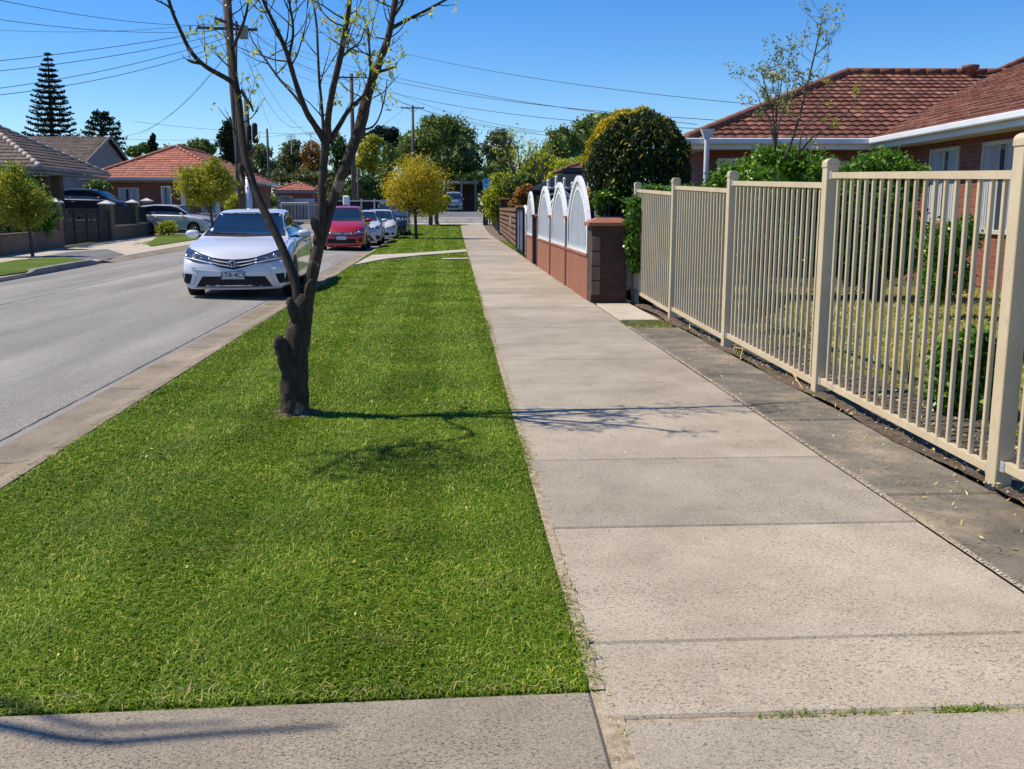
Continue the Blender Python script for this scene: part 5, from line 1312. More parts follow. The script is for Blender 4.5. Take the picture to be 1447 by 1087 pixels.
# ------------------------------------------------------------------ front fences across the street
def opposite_fences():
    def pillar(y, h=1.62, w=.36, lab="", mt=M_brick_tan):
        x = FN(y); t = thing("brick_pillar", (x, y, 0), lab, "gate pillar", "brick pillars with pointed white caps")
        b = MB(); b.box(x - w, x, y, y + w, -.1, h); b.build("shaft", mt, t)
        b = MB(); q = .06; b.box(x - w - q, x + q, y - q, y + w + q, h, h + .05)
        b.add([(x - w - q, y - q, h + .05), (x + q, y - q, h + .05), (x + q, y + w + q, h + .05), (x - w - q, y + w + q, h + .05), (x - w / 2, y + w / 2, h + .20)], [(0, 1, 4), (1, 2, 4), (2, 3, 4), (3, 0, 4)])
        b.build("pillar_cap", M_offw, t)
    Y = [37.4, 46.3, 52.3, 56.6]
    pillar(Y[0], lab="brick pillar with a pointed white cap on the near side of the black gate")
    pillar(Y[1], w=.5, lab="widest brick pillar with a white cap at the far side of the black gate")
    pillar(Y[2], 1.72, .45, "capped brick pillar between two dark railing panels beyond the gate")
    pillar(Y[3], 1.85, .45, "last capped brick pillar of the row beside the silver wagon")
    def low(y0, y1, h, lab, panel):
        t = thing("low_brick_wall", (FN(y0), y0, 0), lab, "wall"); a, c = (FN(y0) - .1, y0), (FN(y1) - .1, y1)
        b = MB(); b.beam((a[0], a[1], h / 2 - .05), (c[0], c[1], h / 2 - .05), .24, h + .1); b.build("brickwork", M_brick_tan, t)
        b = MB(); b.beam((a[0], a[1], h + .03), (c[0], c[1], h + .03), .30, .06); b.build("coping", M_slab if panel else M_brick_brown, t)
        if panel:
            b = MB(); n = int((y1 - y0) / .13)
            for k in range(n): f = k / n; b.box(a[0] + (c[0] - a[0]) * f - .015, a[0] + (c[0] - a[0]) * f + .015, y0 + (y1 - y0) * f, y0 + (y1 - y0) * f + .08, h + .06, 1.55)
            b.beam((a[0], a[1], 1.5), (c[0], c[1], 1.5), .04, .05); b.build("railing_panel", M_black, t)
    low(14.0, 37.4, .58, "long low brown brick wall with shrubs behind it across the street", False)
    low(46.8, 52.3, .62, "low brick wall with dark railing panel just beyond the black gate", True)
    low(52.75, 56.6, .66, "short low brick wall with dark railing between the last two pillars", True)
    # ornamental gate with scattered cut-outs: built from many small plates leaving gaps
    t = thing("driveway_gate", (FN(42), 42, 0), "wide black metal driveway gate with leafy cut out pattern", "gate")
    b = MB(); r = random.Random(21); y0, y1 = 37.85, 46.2
    nu, nv = 84, 18
    for i in range(nu):
        for j in range(nv):
            u = i / nu; v = j / nv
            dens = 0.0 if v < .32 else 0.30 + .24 * math.sin(u * 9) * math.sin(v * 7 + u * 3)
            if r.random() < dens: continue
            ya, yb = y0 + (y1 - y0) * u, y0 + (y1 - y0) * (i + 1) / nu; za, zb_ = .06 + 1.32 * v, .06 + 1.32 * (j + 1) / nv
            xa, xb = FN(ya) - .1, FN(yb) - .1
            b.add([(xa, ya, za), (xb, yb, za), (xb, yb, zb_), (xa, ya, zb_)], [(0, 1, 2, 3)])
    b.build("pattern_sheet", M_black, t)
    b = MB()
    for z in (.08, .50, 1.40): b.beam((FN(y0) - .1, y0, z), (FN(y1) - .1, y1, z), .05, .06)
    for k in range(5): y = y0 + (y1 - y0) * k / 4; b.beam((FN(y) - .1, y, .04), (FN(y) - .1, y, 1.43), .06, .05, (0, 1, 0))
    b.build("gate_frame", M_black, t)
    # paling and rail fences farther along
    t = thing("paling_fence", (-11, 74, G(74)), "weathered grey paling fence with an arched middle behind the white sedan", "fence")
    xa, xb = W(372, 300, 78).x, W(463, 300, 78).x; b = MB(); n = 60
    for k in range(n):
        f = k / n; x = xa + (xb - xa) * f; h = 2.0 + .55 * max(0, 1 - ((f - .34) / .2) ** 2); b.box(x, x + (xb - xa) / n * .8, 78, 78.03, .3, h)
    b.build("palings", M_greyp, t); b = MB(); b.box(xa, xb, 77.95, 77.99, 1.75, 1.85); b.build("rail", M_offw, t)
    t = thing("rail_fence", (-6, 84, G(84)), "dark fence with a pale top rail behind the red hatchback", "fence")
    xa, xb = W(456, 300, 84).x, W(566, 300, 84).x; b = MB()
    b.box(xa, xb, 84, 84.05, .6, 2.1); b.build("panel", M_black, t); b = MB(); b.box(xa, xb, 83.9, 84.1, 2.1, 2.22); b.build("rail", M_offw, t)
    for k in range(7): x = xa + (xb - xa) * k / 6; b = MB(); b.box(x - .06, x + .06, 83.85, 83.98, .6, 2.35); b.build("post", M_offw, t)
    t = thing("mail_box_post", (W(490, 300, 60).x, 60, 0), "white rounded box on a thin post above the red car roof", "mail box")
    x = W(490, 300, 60).x; b = MB(); b.tube([(x, 60, 0), (x, 60, 1.6)], .04, 8); b.build("post", M_black, t)
    b = MB(); zc = W(490, 283, 60).z; b.bev(x - .20, x + .20, 59.85, 60.1, zc - .27, zc + .27, .07); b.build("box", M_white, t)
    t = thing("white_gate_frame", (W(425, 300, 62).x, 62, 0), "white tubular gate frame standing beyond the white sedan", "gate")
    xa, xb = W(398, 300, 62).x, W(436, 300, 62).x; z0, z1 = W(420, 313, 62).z, W(420, 287, 62).z
    b = MB(); b.tube([(xa, 62, z0), (xb, 62, z0), (xb, 62, z1), (xa, 62, z1), (xa, 62, z0)], .05, 6); b.build("tube_frame", M_galv, t)
    for k in range(8): x = xa + (xb - xa) * (k + .5) / 8; b = MB(); b.tube([(x, 62, z0), (x, 62, z1)], .02, 5); b.build("bar", M_black, t)
    t = thing("rendered_wall", (W(290, 300, 64).x, 58.5, 0), "plain pale wall behind the silver wagon and the street tree", "wall")
    xa, xb = W(222, 300, 59).x, W(345, 300, 59).x; b = MB(); b.box(xa, xb, 59.0, 59.2, -.1, 1.15); b.build("panel", M_grey, t); b = MB(); b.box(xa - .02, xb + .02, 58.97, 59.23, 1.15, 1.22); b.build("coping", M_offw, t)
opposite_fences()
sheet("raised_driveway", -21, -17.15, 53.4, 56.3, 0.86, M_slab, 1.0, 1, 0.8)

# ------------------------------------------------------------------ trees
def limb(name, parent, pts, mt, seg=9, jit=.06, sub=3, seed=1):
    """pts: (px, py, Y, r) waypoints of a limb, converted to metres"""
    w = [tuple(W(a, b, Y)) + (r,) for a, b, Y, r in pts]; w = smooth_pts(w, sub)
    b = MB(); b.tube([p[:3] for p in w], [max(.0015, p[3]) for p in w], seg, jit, rng=random.Random(seed)); o = b.build(name, mt, parent, True)
    return o, w
def twigs(wl_, n, ln, r0, seed, up=.7, f0=.25, leafp=.6, bunch=7, lsp=.03, sub=2):
    """small side shoots on limbs; returns (MB, leaf points)"""
    r = random.Random(seed); b = MB(); lp = []
    for w in wl_:
        for _ in range(n):
            k = r.uniform(f0, 1) * (len(w) - 1); i = int(k); p = Vector(w[i][:3]); rr = min(r0, w[i][3] * .6)
            d = Vector((r.gauss(0, 1), r.gauss(0, 1), r.gauss(up, .6))).normalized(); L_ = ln * r.uniform(.4, 1.3)
            def shoot(p, d, L_, rr, depth):
                pts = [p]; q = p.copy(); dd = d.copy()
                for s_ in range(5):
                    dd = (dd + Vector((r.gauss(0, .13), r.gauss(0, .13), r.gauss(.10, .10)))).normalized(); q = q + dd * (L_ / 5); pts.append(q.copy())
                    if depth < sub and s_ in (1, 3) and r.random() < .65:
                        d2 = (dd + Vector((r.gauss(0, .6), r.gauss(0, .6), r.gauss(.3, .3)))).normalized(); shoot(q.copy(), d2, L_ * .5, rr * .6, depth + 1)
                    if r.random() < .16:
                        for _k in range(2): lp.append(q + Vector((r.gauss(0, lsp * .4), r.gauss(0, lsp * .4), r.gauss(0, lsp * .4))))
                b.tube(pts, [rr * (1 - .75 * i_ / 5) for i_ in range(6)], 4, cap=False)
                if r.random() < leafp:
                    for _k in range(bunch): lp.append(q + Vector((r.gauss(0, lsp), r.gauss(0, lsp), r.gauss(0, lsp))))
            shoot(p, d, L_, rr, 0)
    return b, np.array([tuple(x) for x in lp]) if lp else np.zeros((0, 3))

def street_tree():
    base = P(417, 584); t = thing("bare_tree", tuple(base), "dark gnarled bare street tree with three leaning stems and yellowish leaf buds", "tree")
    tr, _ = limb("trunk", t, [(417, 592, 6.50, .125), (417, 580, 6.50, .100), (417, 560, 6.50, .093), (416, 530, 6.50, .092), (417, 505, 6.5, .088), (421, 475, 6.5, .078), (425, 450, 6.5, .072), (428, 430, 6.5, .064), (430, 415, 6.5, .04)], M_bark, 16, .09, 4, 4)
    limb("burl", tr, [(412, 530, 6.47, .06), (404, 505, 6.45, .058), (398, 490, 6.44, .050), (395, 480, 6.43, .040), (396, 474, 6.43, .018)], M_bark, 12, .16, 3, 5)
    limb("burl", tr, [(421, 452, 6.46, .045), (414, 436, 6.44, .034), (410, 427, 6.43, .028), (411, 421, 6.43, .012)], M_bark, 10, .18, 3, 6)
    limb("burl", tr, [(434, 425, 6.45, .03), (436, 405, 6.42, .022), (440, 396, 6.40, .012)], M_bark, 9, .2, 3, 7)
    A, wa = limb("limb", t, [(424, 455, 6.5, .046), (421, 415, 6.50, .036), (408, 372, 6.53, .030), (388, 327, 6.57, .027), (366, 282, 6.62, .025), (351, 240, 6.67, .025), (343, 200, 6.72, .025), (338, 150, 6.78, .023), (332, 110, 6.83, .021), (327, 60, 6.88, .019), (324, 10, 6.93, .017), (322, -50, 6.98, .014), (316, -130, 7.05, .007)], M_bark, 12, .09, 4, 8)
    limb("burl", A, [(344, 262, 6.64, .016), (340, 236, 6.66, .020), (339, 231, 6.66, .008)], M_bark, 8, .15, 3, 9)
    A1, wa1 = limb("branch", A, [(334, 122, 6.82, .019), (322, 112, 6.78, .017), (300, 100, 6.72, .016), (283, 88, 6.67, .014), (268, 70, 6.6, .013), (256, 46, 6.52, .012), (244, 18, 6.45, .011), (232, -14, 6.35, .010), (200, -60, 6.2, .016), (110, -118, 6.1, .016), (-20, -170, 5.95, .015), (-130, -215, 5.87, .012), (-230, -250, 5.82, .005)], M_bark, 9, .07, 4, 10)  # far, out-of-view stretch is added and thickened to cast shadow on the verge
    A2, wa2 = limb("branch", A1, [(247, 18, 6.45, .007), (236, 8, 6.43, .006), (220, 0, 6.41, .004)], M_bark, 6, .05, 3, 11)
    A3, wa3 = limb("branch", A, [(341, 128, 6.8, .014), (348, 140, 6.78, .011), (354, 148, 6.76, .009), (358, 158, 6.76, .006)], M_bark, 7, .1, 3, 12)
    A4, wa4 = limb("branch", A1, [(285, 90, 6.67, .011), (272, 88, 6.65, .009), (264, 84, 6.64, .006)], M_bark, 7, .1, 3, 13)
    A5, wa5 = limb("branch", A, [(328, 70, 6.87, .011), (345, 30, 6.8, .009), (352, -5, 6.75, .007), (360, -60, 6.7, .004)], M_bark, 7, .08, 3, 14)
    A6, wa6 = limb("branch", A1, [(-20, -170, 5.95, .013), (-70, -230, 5.8, .010), (-120, -310, 5.7, .004)], M_bark, 7, .08, 3, 44)
    A7, wa7 = limb("branch", A1, [(-80, -195, 5.9, .011), (-130, -185, 5.55, .008), (-170, -175, 5.2, .004)], M_bark, 7, .08, 3, 45)
    B, wb = limb("limb", t, [(428, 470, 6.5, .050), (434, 425, 6.51, .046), (444, 375, 6.54, .040), (456, 330, 6.58, .036), (466, 297, 6.62, .033), (478, 260, 6.66, .033), (493, 222, 6.7, .035), (508, 180, 6.76, .037), (516, 150, 6.8, .036), (524, 118, 6.83, .031), (536, 88, 6.86, .025), (548, 55, 6.89, .022), (555, 20, 6.92, .020), (561, -18, 6.96, .017), (575, -100, 7.05, .014), (600, -220, 7.25, .010), (640, -340, 7.4, .004)], M_bark, 12, .09, 4, 15)
    limb("burl", B, [(452, 330, 6.53, .03), (446, 318, 6.5, .034), (443, 309, 6.5, .02)], M_bark, 9, .2, 3, 16)
    limb("burl", B, [(462, 292, 6.58, .02), (456, 282, 6.57, .018), (452, 277, 6.57, .008)], M_bark, 9, .2, 3, 17)
    B1, wb1 = limb("branch", B, [(550, 42, 6.9, .014), (572, 30, 6.92, .012), (598, 17, 6.95, .010), (622, 4, 6.98, .008), (645, -10, 7.0, .006), (670, -40, 7.05, .003)], M_bark, 8, .07, 4, 18)
    B2, wb2 = limb("branch", B, [(532, 102, 6.85, .013), (545, 99, 6.84, .010), (557, 95, 6.83, .006)], M_bark, 7, .08, 3, 19)
    B3, wb3 = limb("branch", B, [(512, 184, 6.76, .008), (528, 178, 6.75, .006), (538, 160, 6.75, .005), (545, 130, 6.75, .004), (547, 112, 6.75, .003)], M_bark, 6, .05, 4, 20)
    B4, wb4 = limb("branch", B, [(555, 25, 6.92, .011), (568, 5, 6.9, .009), (580, -30, 6.9, .006), (600, -80, 6.9, .003)], M_bark, 7, .07, 3, 21)
    B5, wb5 = limb("branch", B, [(518, 138, 6.8, .012), (524, 100, 6.7, .010), (522, 70, 6.65, .008), (520, 40, 6.6, .006)], M_bark, 7, .07, 3, 22)
    C, wc = limb("limb", t, [(448, 345, 6.56, .0336), (454, 310, 6.56, .0302), (455, 275, 6.56, .0277), (457, 235, 6.56, .0269), (460, 205, 6.56, .0302), (461, 192, 6.56, .0252)], M_bark, 11, .08, 4, 23)
    C1, wc1 = limb("branch", C, [(459, 200, 6.56, .0252), (448, 182, 6.54, .0210), (434, 160, 6.52, .0193), (424, 135, 6.5, .0176), (415, 108, 6.48, .0160), (407, 80, 6.46, .0151), (396, 52, 6.44, .0126), (383, 25, 6.4, .0109), (370, -5, 6.38, .0092), (355, -60, 6.3, .0050)], M_bark, 9, .07, 4, 24)
    C2, wc2 = limb("branch", C1, [(432, 156, 6.52, .0109), (415, 134, 6.56, .0092), (395, 112, 6.6, .0076), (375, 84, 6.64, .0059), (358, 60, 6.68, .0042), (350, 40, 6.7, .0025)], M_bark, 7, .06, 4, 25)
    C3, wc3 = limb("branch", C, [(458, 196, 6.55, .0134), (455, 155, 6.6, .0101), (451, 110, 6.66, .0092), (449, 70, 6.7, .0084), (447, 32, 6.75, .0076), (440, -10, 6.8, .0050)], M_bark, 8, .06, 4, 26)
    C4, wc4 = limb("branch", C, [(463, 200, 6.56, .0244), (464, 165, 6.52, .0210), (470, 128, 6.48, .0202), (479, 90, 6.44, .0193), (486, 55, 6.40, .0176), (492, 20, 6.36, .0151), (496, -20, 6.3, .0118), (500, -90, 6.2, .0050)], M_bark, 9, .07, 4, 27)
    C5, wc5 = limb("branch", C, [(466, 200, 6.56, .0210), (478, 180, 6.6, .0168), (490, 160, 6.63, .0143), (503, 146, 6.66, .0134), (514, 134, 6.7, .0092), (521, 115, 6.72, .0067)], M_bark, 9, .08, 4, 28)
    C6, wc6 = limb("branch", C1, [(408, 82, 6.46, .0101), (414, 50, 6.44, .0084), (412, 20, 6.42, .0067), (405, -10, 6.4, .0042)], M_bark, 7, .07, 3, 29)
    C7, wc7 = limb("branch", C4, [(481, 82, 6.44, .0101), (495, 70, 6.5, .0067), (508, 60, 6.55, .0050), (518, 35, 6.6, .0034)], M_bark, 7, .07, 3, 30)
    b1, l1 = twigs([wa, wb, wc1, wc4], 10, .36, .006, 31, .9, .45, .32, 6, .022)
    b2, l2 = twigs([wa1, wb1, wb4, wc2, wc3, wc5, wc6, wc7, wb5, wa5, wa6, wa7], 6, .28, .0045, 32, .9, .15, .35, 6, .022)
    b3, l3 = twigs([wa2, wa3, wa4, wb2, wb3], 3, .12, .003, 33, .4, .5, .8, 8, .022, 1)
    b4, l4 = twigs([wa1[32:], wa6, wa7], 16, .42, .008, 35, .6, .1, .5, 6, .03); b1.add(b4.v, b4.f); l3 = np.concatenate([l3, l4])  # unseen extra twigs, added for the shadow patch they throw on the grass
    b1.add(b2.v, b2.f); b1.add(b3.v, b3.f)
    b1.build("twigs", M_bark, t)
    leaves("leaves", np.concatenate([l1, l2, l3]), .036, M_bud, t, 34, .42, .3)
    return t
street_tree()

def bare_bush(name, px, py, Y, lab, top, wid, seed, mt_leaf, n=5, cat="shrub", leafp=.9, lsize=.06, ln=.5, group=None, rad=.03, tw=10, lsp=.07, z0=None):
    b0 = W(px, py, Y) if z0 is None else Vector((W(px, py, Y).x, Y, z0)); t = thing(name, tuple(b0), lab, cat, group); r = random.Random(seed); ws = []
    for k in range(n):
        tx = px + wid * (-1 + 2 * (k + .5) / n) + r.uniform(-.15, .15) * wid; ty = top + r.uniform(0, .35) * (py - top); dY = r.uniform(-.5, .5)
        p0 = Vector(b0); p3 = W(tx, ty, Y + dY); m1 = p0.lerp(p3, .35) + Vector(((p0.x - p3.x) * .12, 0, .1 * (p3.z - p0.z))); m2 = p0.lerp(p3, .7) + Vector((0, 0, .05 * (p3.z - p0.z)))
        w = smooth_pts([tuple(p0) + (rad,), tuple(m1) + (rad * .7,), tuple(m2) + (rad * .5,), tuple(p3) + (rad * .2,)], 5)
        b = MB(); b.tube([q[:3] for q in w], [q[3] for q in w], 7, .08, rng=r); b.build("stem", M_bark2, t, True); ws.append(w)
    bb, lp = twigs(ws, tw, ln, rad * .3, seed + 1, .6, .25, leafp, 8, lsp); bb.build("twigs", M_bark2, t)
    leaves("leaves", lp, lsize, mt_leaf, t, seed, .45, .2); return t

# size of clumps: tree(label, px centre, base z, Y, blobs in pixels)
def leafy(name, lab, cat, Y, blobs, mt, n, leaf, seed, trunk=None, trunk_r=.12, clump=.34, kper=46, shell=.5, zbase=None, group=None, depth=1.0, aspect=.5, branches=3, core=None, zmin=None):
    """blobs: (px, py, half width px, half height px[, dY]) in the photo, turned into ellipsoids at distance Y"""
    s = Y / 1405.0; E = []
    for q in blobs:
        dY = q[4] if len(q) > 4 else 0.0
        c = W(q[0], q[1], Y + dY); E.append((c.x, c.y, c.z, q[2] * s, q[2] * s * depth, q[3] * s))
    zb = G(Y) if zbase is None else zbase
    bx = E[0][0] if trunk is None else W(trunk, 300, Y).x
    t = thing(name, (bx, Y, zb), lab, cat, group)
    b = MB(); cz = E[0][2]; r = random.Random(seed)
    top = max(e[2] for e in E)
    pts = [(bx, Y, zb - .1), (bx + r.uniform(-.05, .05) * (top - zb), Y, zb + (top - zb) * .35), (E[0][0], E[0][1], zb + (top - zb) * .75)]
    w = smooth_pts([pts[0] + (trunk_r * 1.2,), pts[1] + (trunk_r,), pts[2] + (trunk_r * .5,)], 5)
    b.tube([q[:3] for q in w], [q[3] for q in w], 9, .08, rng=r)
    tr = b.build("trunk", M_bark2, t, True)
    bb = MB(); ok = False
    for e in E:
        for k in range(branches):
            p0 = Vector(w[len(w) // 2 + r.randint(0, 2)][:3]); d = Vector((r.gauss(0, 1), r.gauss(0, 1), r.gauss(.3, .6))).normalized()
            p1 = Vector((e[0] + d.x * e[3] * .75, e[1] + d.y * e[4] * .75, e[2] + d.z * e[5] * .75)); mid = p0.lerp(p1, .5) + Vector((0, 0, -.05 * (p1 - p0).length))
            bb.tube([p0, mid, p1], [trunk_r * .45, trunk_r * .28, trunk_r * .08], 6, cap=False); ok = True
    if ok: bb.build("branches", M_bark2, t, True)
    p = blob_pts(E, n, clump, kper, seed, shell)
    zlow = (zb + .03) if zmin is None else zmin
    p = p[p[:, 2] > zlow]
    cr = leaves("crown", p, leaf, mt, t, seed, aspect)
    if core:
        b = MB()
        for e in E:
            vs = []; nu, nv = 14, 8
            for i in range(nv + 1):
                th = math.pi * i / nv
                for j in range(nu):
                    ph = 2 * math.pi * j / nu; q = core * (1 + .25 * math.sin(3 * ph + i) * math.sin(2 * th + seed)); vs.append((e[0] + e[3] * q * math.sin(th) * math.cos(ph), e[1] + e[4] * q * math.sin(th) * math.sin(ph), max(zlow, e[2] + e[5] * q * math.cos(th))))
            b.add(vs, [(i * nu + j, i * nu + (j + 1) % nu, (i + 1) * nu + (j + 1) % nu, (i + 1) * nu + j) for i in range(nv) for j in range(nu)])
        b.build("inner_foliage", mt, t, True)
    return t

# golden street tree and the small ones behind it
leafy("golden_tree", "round golden yellow street tree on the second grass verge", "tree", 48.3, [(588, 258, 40, 32), (565, 262, 26, 26), (608, 262, 26, 28), (585, 242, 28, 22), (598, 285, 30, 22), (565, 285, 22, 18)], M_gold, 11500, .17, 41, trunk=588, trunk_r=.07, clump=.62, kper=26, aspect=.22, branches=5)
leafy("street_tree", "small dark trunked street tree right behind the golden tree", "tree", 70, [(607, 292, 16, 12), (598, 283, 12, 10), (618, 290, 12, 11)], M_olive, 2600, .22, 42, trunk=608, trunk_r=.14)
leafy("street_tree", "last little street tree on the verge before the cross street", "tree", 71, [(622, 290, 11, 9), (630, 283, 8, 7)], M_lime, 1500, .22, 43, trunk=618, trunk_r=.13)
# across the street
leafy("street_tree", "olive street tree with a round crown beside the silver wagon", "tree", 50, [(288, 262, 38, 26), (268, 258, 22, 22), (310, 262, 24, 24), (298, 238, 18, 14), (285, 280, 26, 14), (316, 246, 10, 10), (262, 246, 10, 9), (303, 228, 7, 6)], M_olive, 13000, .17, 44, trunk=299, trunk_r=.06, zbase=0, clump=.60, kper=24, aspect=.28)
leafy("young_street_tree", "thin trunked leafy young tree on the grass patch across the street", "tree", 30.0, [(22, 290, 30, 26), (5, 262, 28, 24), (38, 300, 22, 24), (50, 282, 16, 20), (20, 262, 18, 22), (-10, 300, 30, 26), (22, 240, 9, 12), (64, 296, 12, 16)], M_olive, 10000, .12, 45, trunk=41, trunk_r=.045, zbase=0, clump=.60, kper=24, aspect=.25, branches=2)
leafy("garden_shrub", "dense dark green shrub behind the low brick wall at the far left", "shrub", 35.5, [(0, 278, 48, 46), (40, 292, 30, 38), (66, 302, 17, 30), (20, 262, 24, 30)], M_hedge, 15000, .13, 46, zbase=0, clump=.4)
leafy("grass_clump_plant", "spiky green plant at the foot of the last brick pillar", "plant", 53.0, [(238, 321, 13, 9), (230, 325, 9, 7)], M_lime, 900, .32, 47, zbase=0, aspect=.15, trunk_r=.03)
leafy("garden_shrub", "bright green bush between the red brick house and the white sedan", "shrub", 57.5, [(338, 283, 14, 10), (328, 290, 10, 9)], M_lime, 1800, .16, 48, zbase=0)
leafy("garden_shrub", "green shrub below the eave beside the dark blue car", "shrub", 58, [(140, 263, 17, 9), (128, 268, 12, 9)], M_mid, 1500, .18, 49, zbase=0)
leafy("garden_shrub", "low weedy shrub growing along the fence behind the white sedan", "shrub", 76, [(380, 285, 14, 10), (365, 290, 10, 8)], M_mid, 1500, .2, 50, zbase=0.5)

def araucaria():
    # tall layered pine
    Y = 110.0; c = W(76, 250, Y); x0 = c.x; zt = W(67, 74, Y).z; xt = W(67, 74, Y).x; z0 = 1.2
    t = thing("norfolk_pine", (x0, Y, z0), "very tall narrow layered pine tower on the left skyline", "tree"); r = random.Random(5)
    b = MB(); b.tube([(x0, Y, z0), ((x0 + xt) / 2, Y, (z0 + zt) / 2), (xt, Y, zt)], [.35, .22, .04], 8); b.build("trunk", M_bark2, t, True)
    lp = []; bb = MB(); nl = 25
    for i in range(nl):
        f = i / (nl - 1); z = z0 + 2.4 + (zt - z0 - 2.6) * f ** .92; R = 4.1 * (1 - f) ** .85 + .12; cx = x0 + (xt - x0) * ((z - z0) / (zt - z0))
        nb = 9; ph = r.random() * 6
        for k in range(nb):
            a = ph + 2 * math.pi * k / nb + r.uniform(-.12, .12); L_ = R * r.uniform(.85, 1.08)
            m = int(40 + 30 * L_)
            pts = []
            for j in range(5):
                u = j / 4; pts.append((cx + math.cos(a) * L_ * u, Y + math.sin(a) * L_ * u, z - .10 * L_ * math.sin(u * 2.2) + .16 * L_ * u ** 3))
            bb.tube(pts, [.05, .045, .04, .03, .015], 4, cap=False)
            for _ in range(m):
                u = r.random() ** .7; lat = r.gauss(0, .16 + .05 * L_ * u); q = Vector((cx + math.cos(a) * L_ * u - math.sin(a) * lat, Y + math.sin(a) * L_ * u + math.cos(a) * lat, z - .10 * L_ * math.sin(u * 2.2) + .16 * L_ * u ** 3 + r.gauss(0, .035))); lp.append(tuple(q))
    bb.build("branches", M_bark2, t); leaves("crown", np.array(lp), .27, M_pine, t, 6, .42)
    # broad domed pine
    Y = 140.0; c = W(148, 212, Y); x0 = c.x; zt = W(144, 157, Y).z; z0 = 1.2
    t = thing("bunya_pine", (x0, Y, z0), "broad dome shaped pine with open tiers standing right of the tall pine", "tree")
    b = MB(); b.tube([(x0, Y, z0), (x0 - .2, Y, (z0 + zt) / 2), (x0 - .3, Y, zt)], [.45, .32, .08], 8); b.build("trunk", M_bark2, t, True)
    lp = []; bb = MB(); nl = 11
    for i in range(nl):
        f = i / (nl - 1); z = zt - .3 - (zt - c.z + 1.0) * (1 - f); R = 3.5 * math.sqrt(max(.05, 1 - f ** 1.6)) * .98 + .25
        nb = 7; ph = r.random() * 6
        for k in range(nb):
            a = ph + 2 * math.pi * k / nb + r.uniform(-.2, .2); L_ = R * r.uniform(.75, 1.05); pts = []
            for j in range(5): u = j / 4; pts.append((x0 - .2 + math.cos(a) * L_ * u, Y + math.sin(a) * L_ * u, z - .5 + .5 * u - .2 * (1 - f) * L_ * u * .5))
            bb.tube(pts, [.09, .08, .06, .05, .02], 4, cap=False)
            for _ in range(46):
                u = .45 + .6 * r.random() ** .8; lat = r.gauss(0, .3); lp.append((x0 - .2 + math.cos(a) * L_ * u - math.sin(a) * lat, Y + math.sin(a) * L_ * u + math.cos(a) * lat, z - .5 + .5 * u - .1 * (1 - f) * L_ * u + r.gauss(0, .13)))
    bb.build("branches", M_bark2, t); leaves("crown", np.array(lp), .42, M_pine, t, 7, .45)
araucaria()
leafy("slender_cypress", "slim dark cypress poking up behind the orange tiled roof", "tree", 95, [(216, 205, 6.5, 14), (216, 222, 8, 16), (216, 194, 4, 6)], M_pine, 3000, .22, 51, zbase=1.2, clump=.25, core=.7)
leafy("dark_conifer", "dark rounded conifer rising behind the orange roof near the power pole", "tree", 95, [(323, 200, 16, 20), (322, 182, 10, 12), (330, 222, 18, 18)], M_pine, 4200, .32, 52, zbase=1.2, clump=.4)
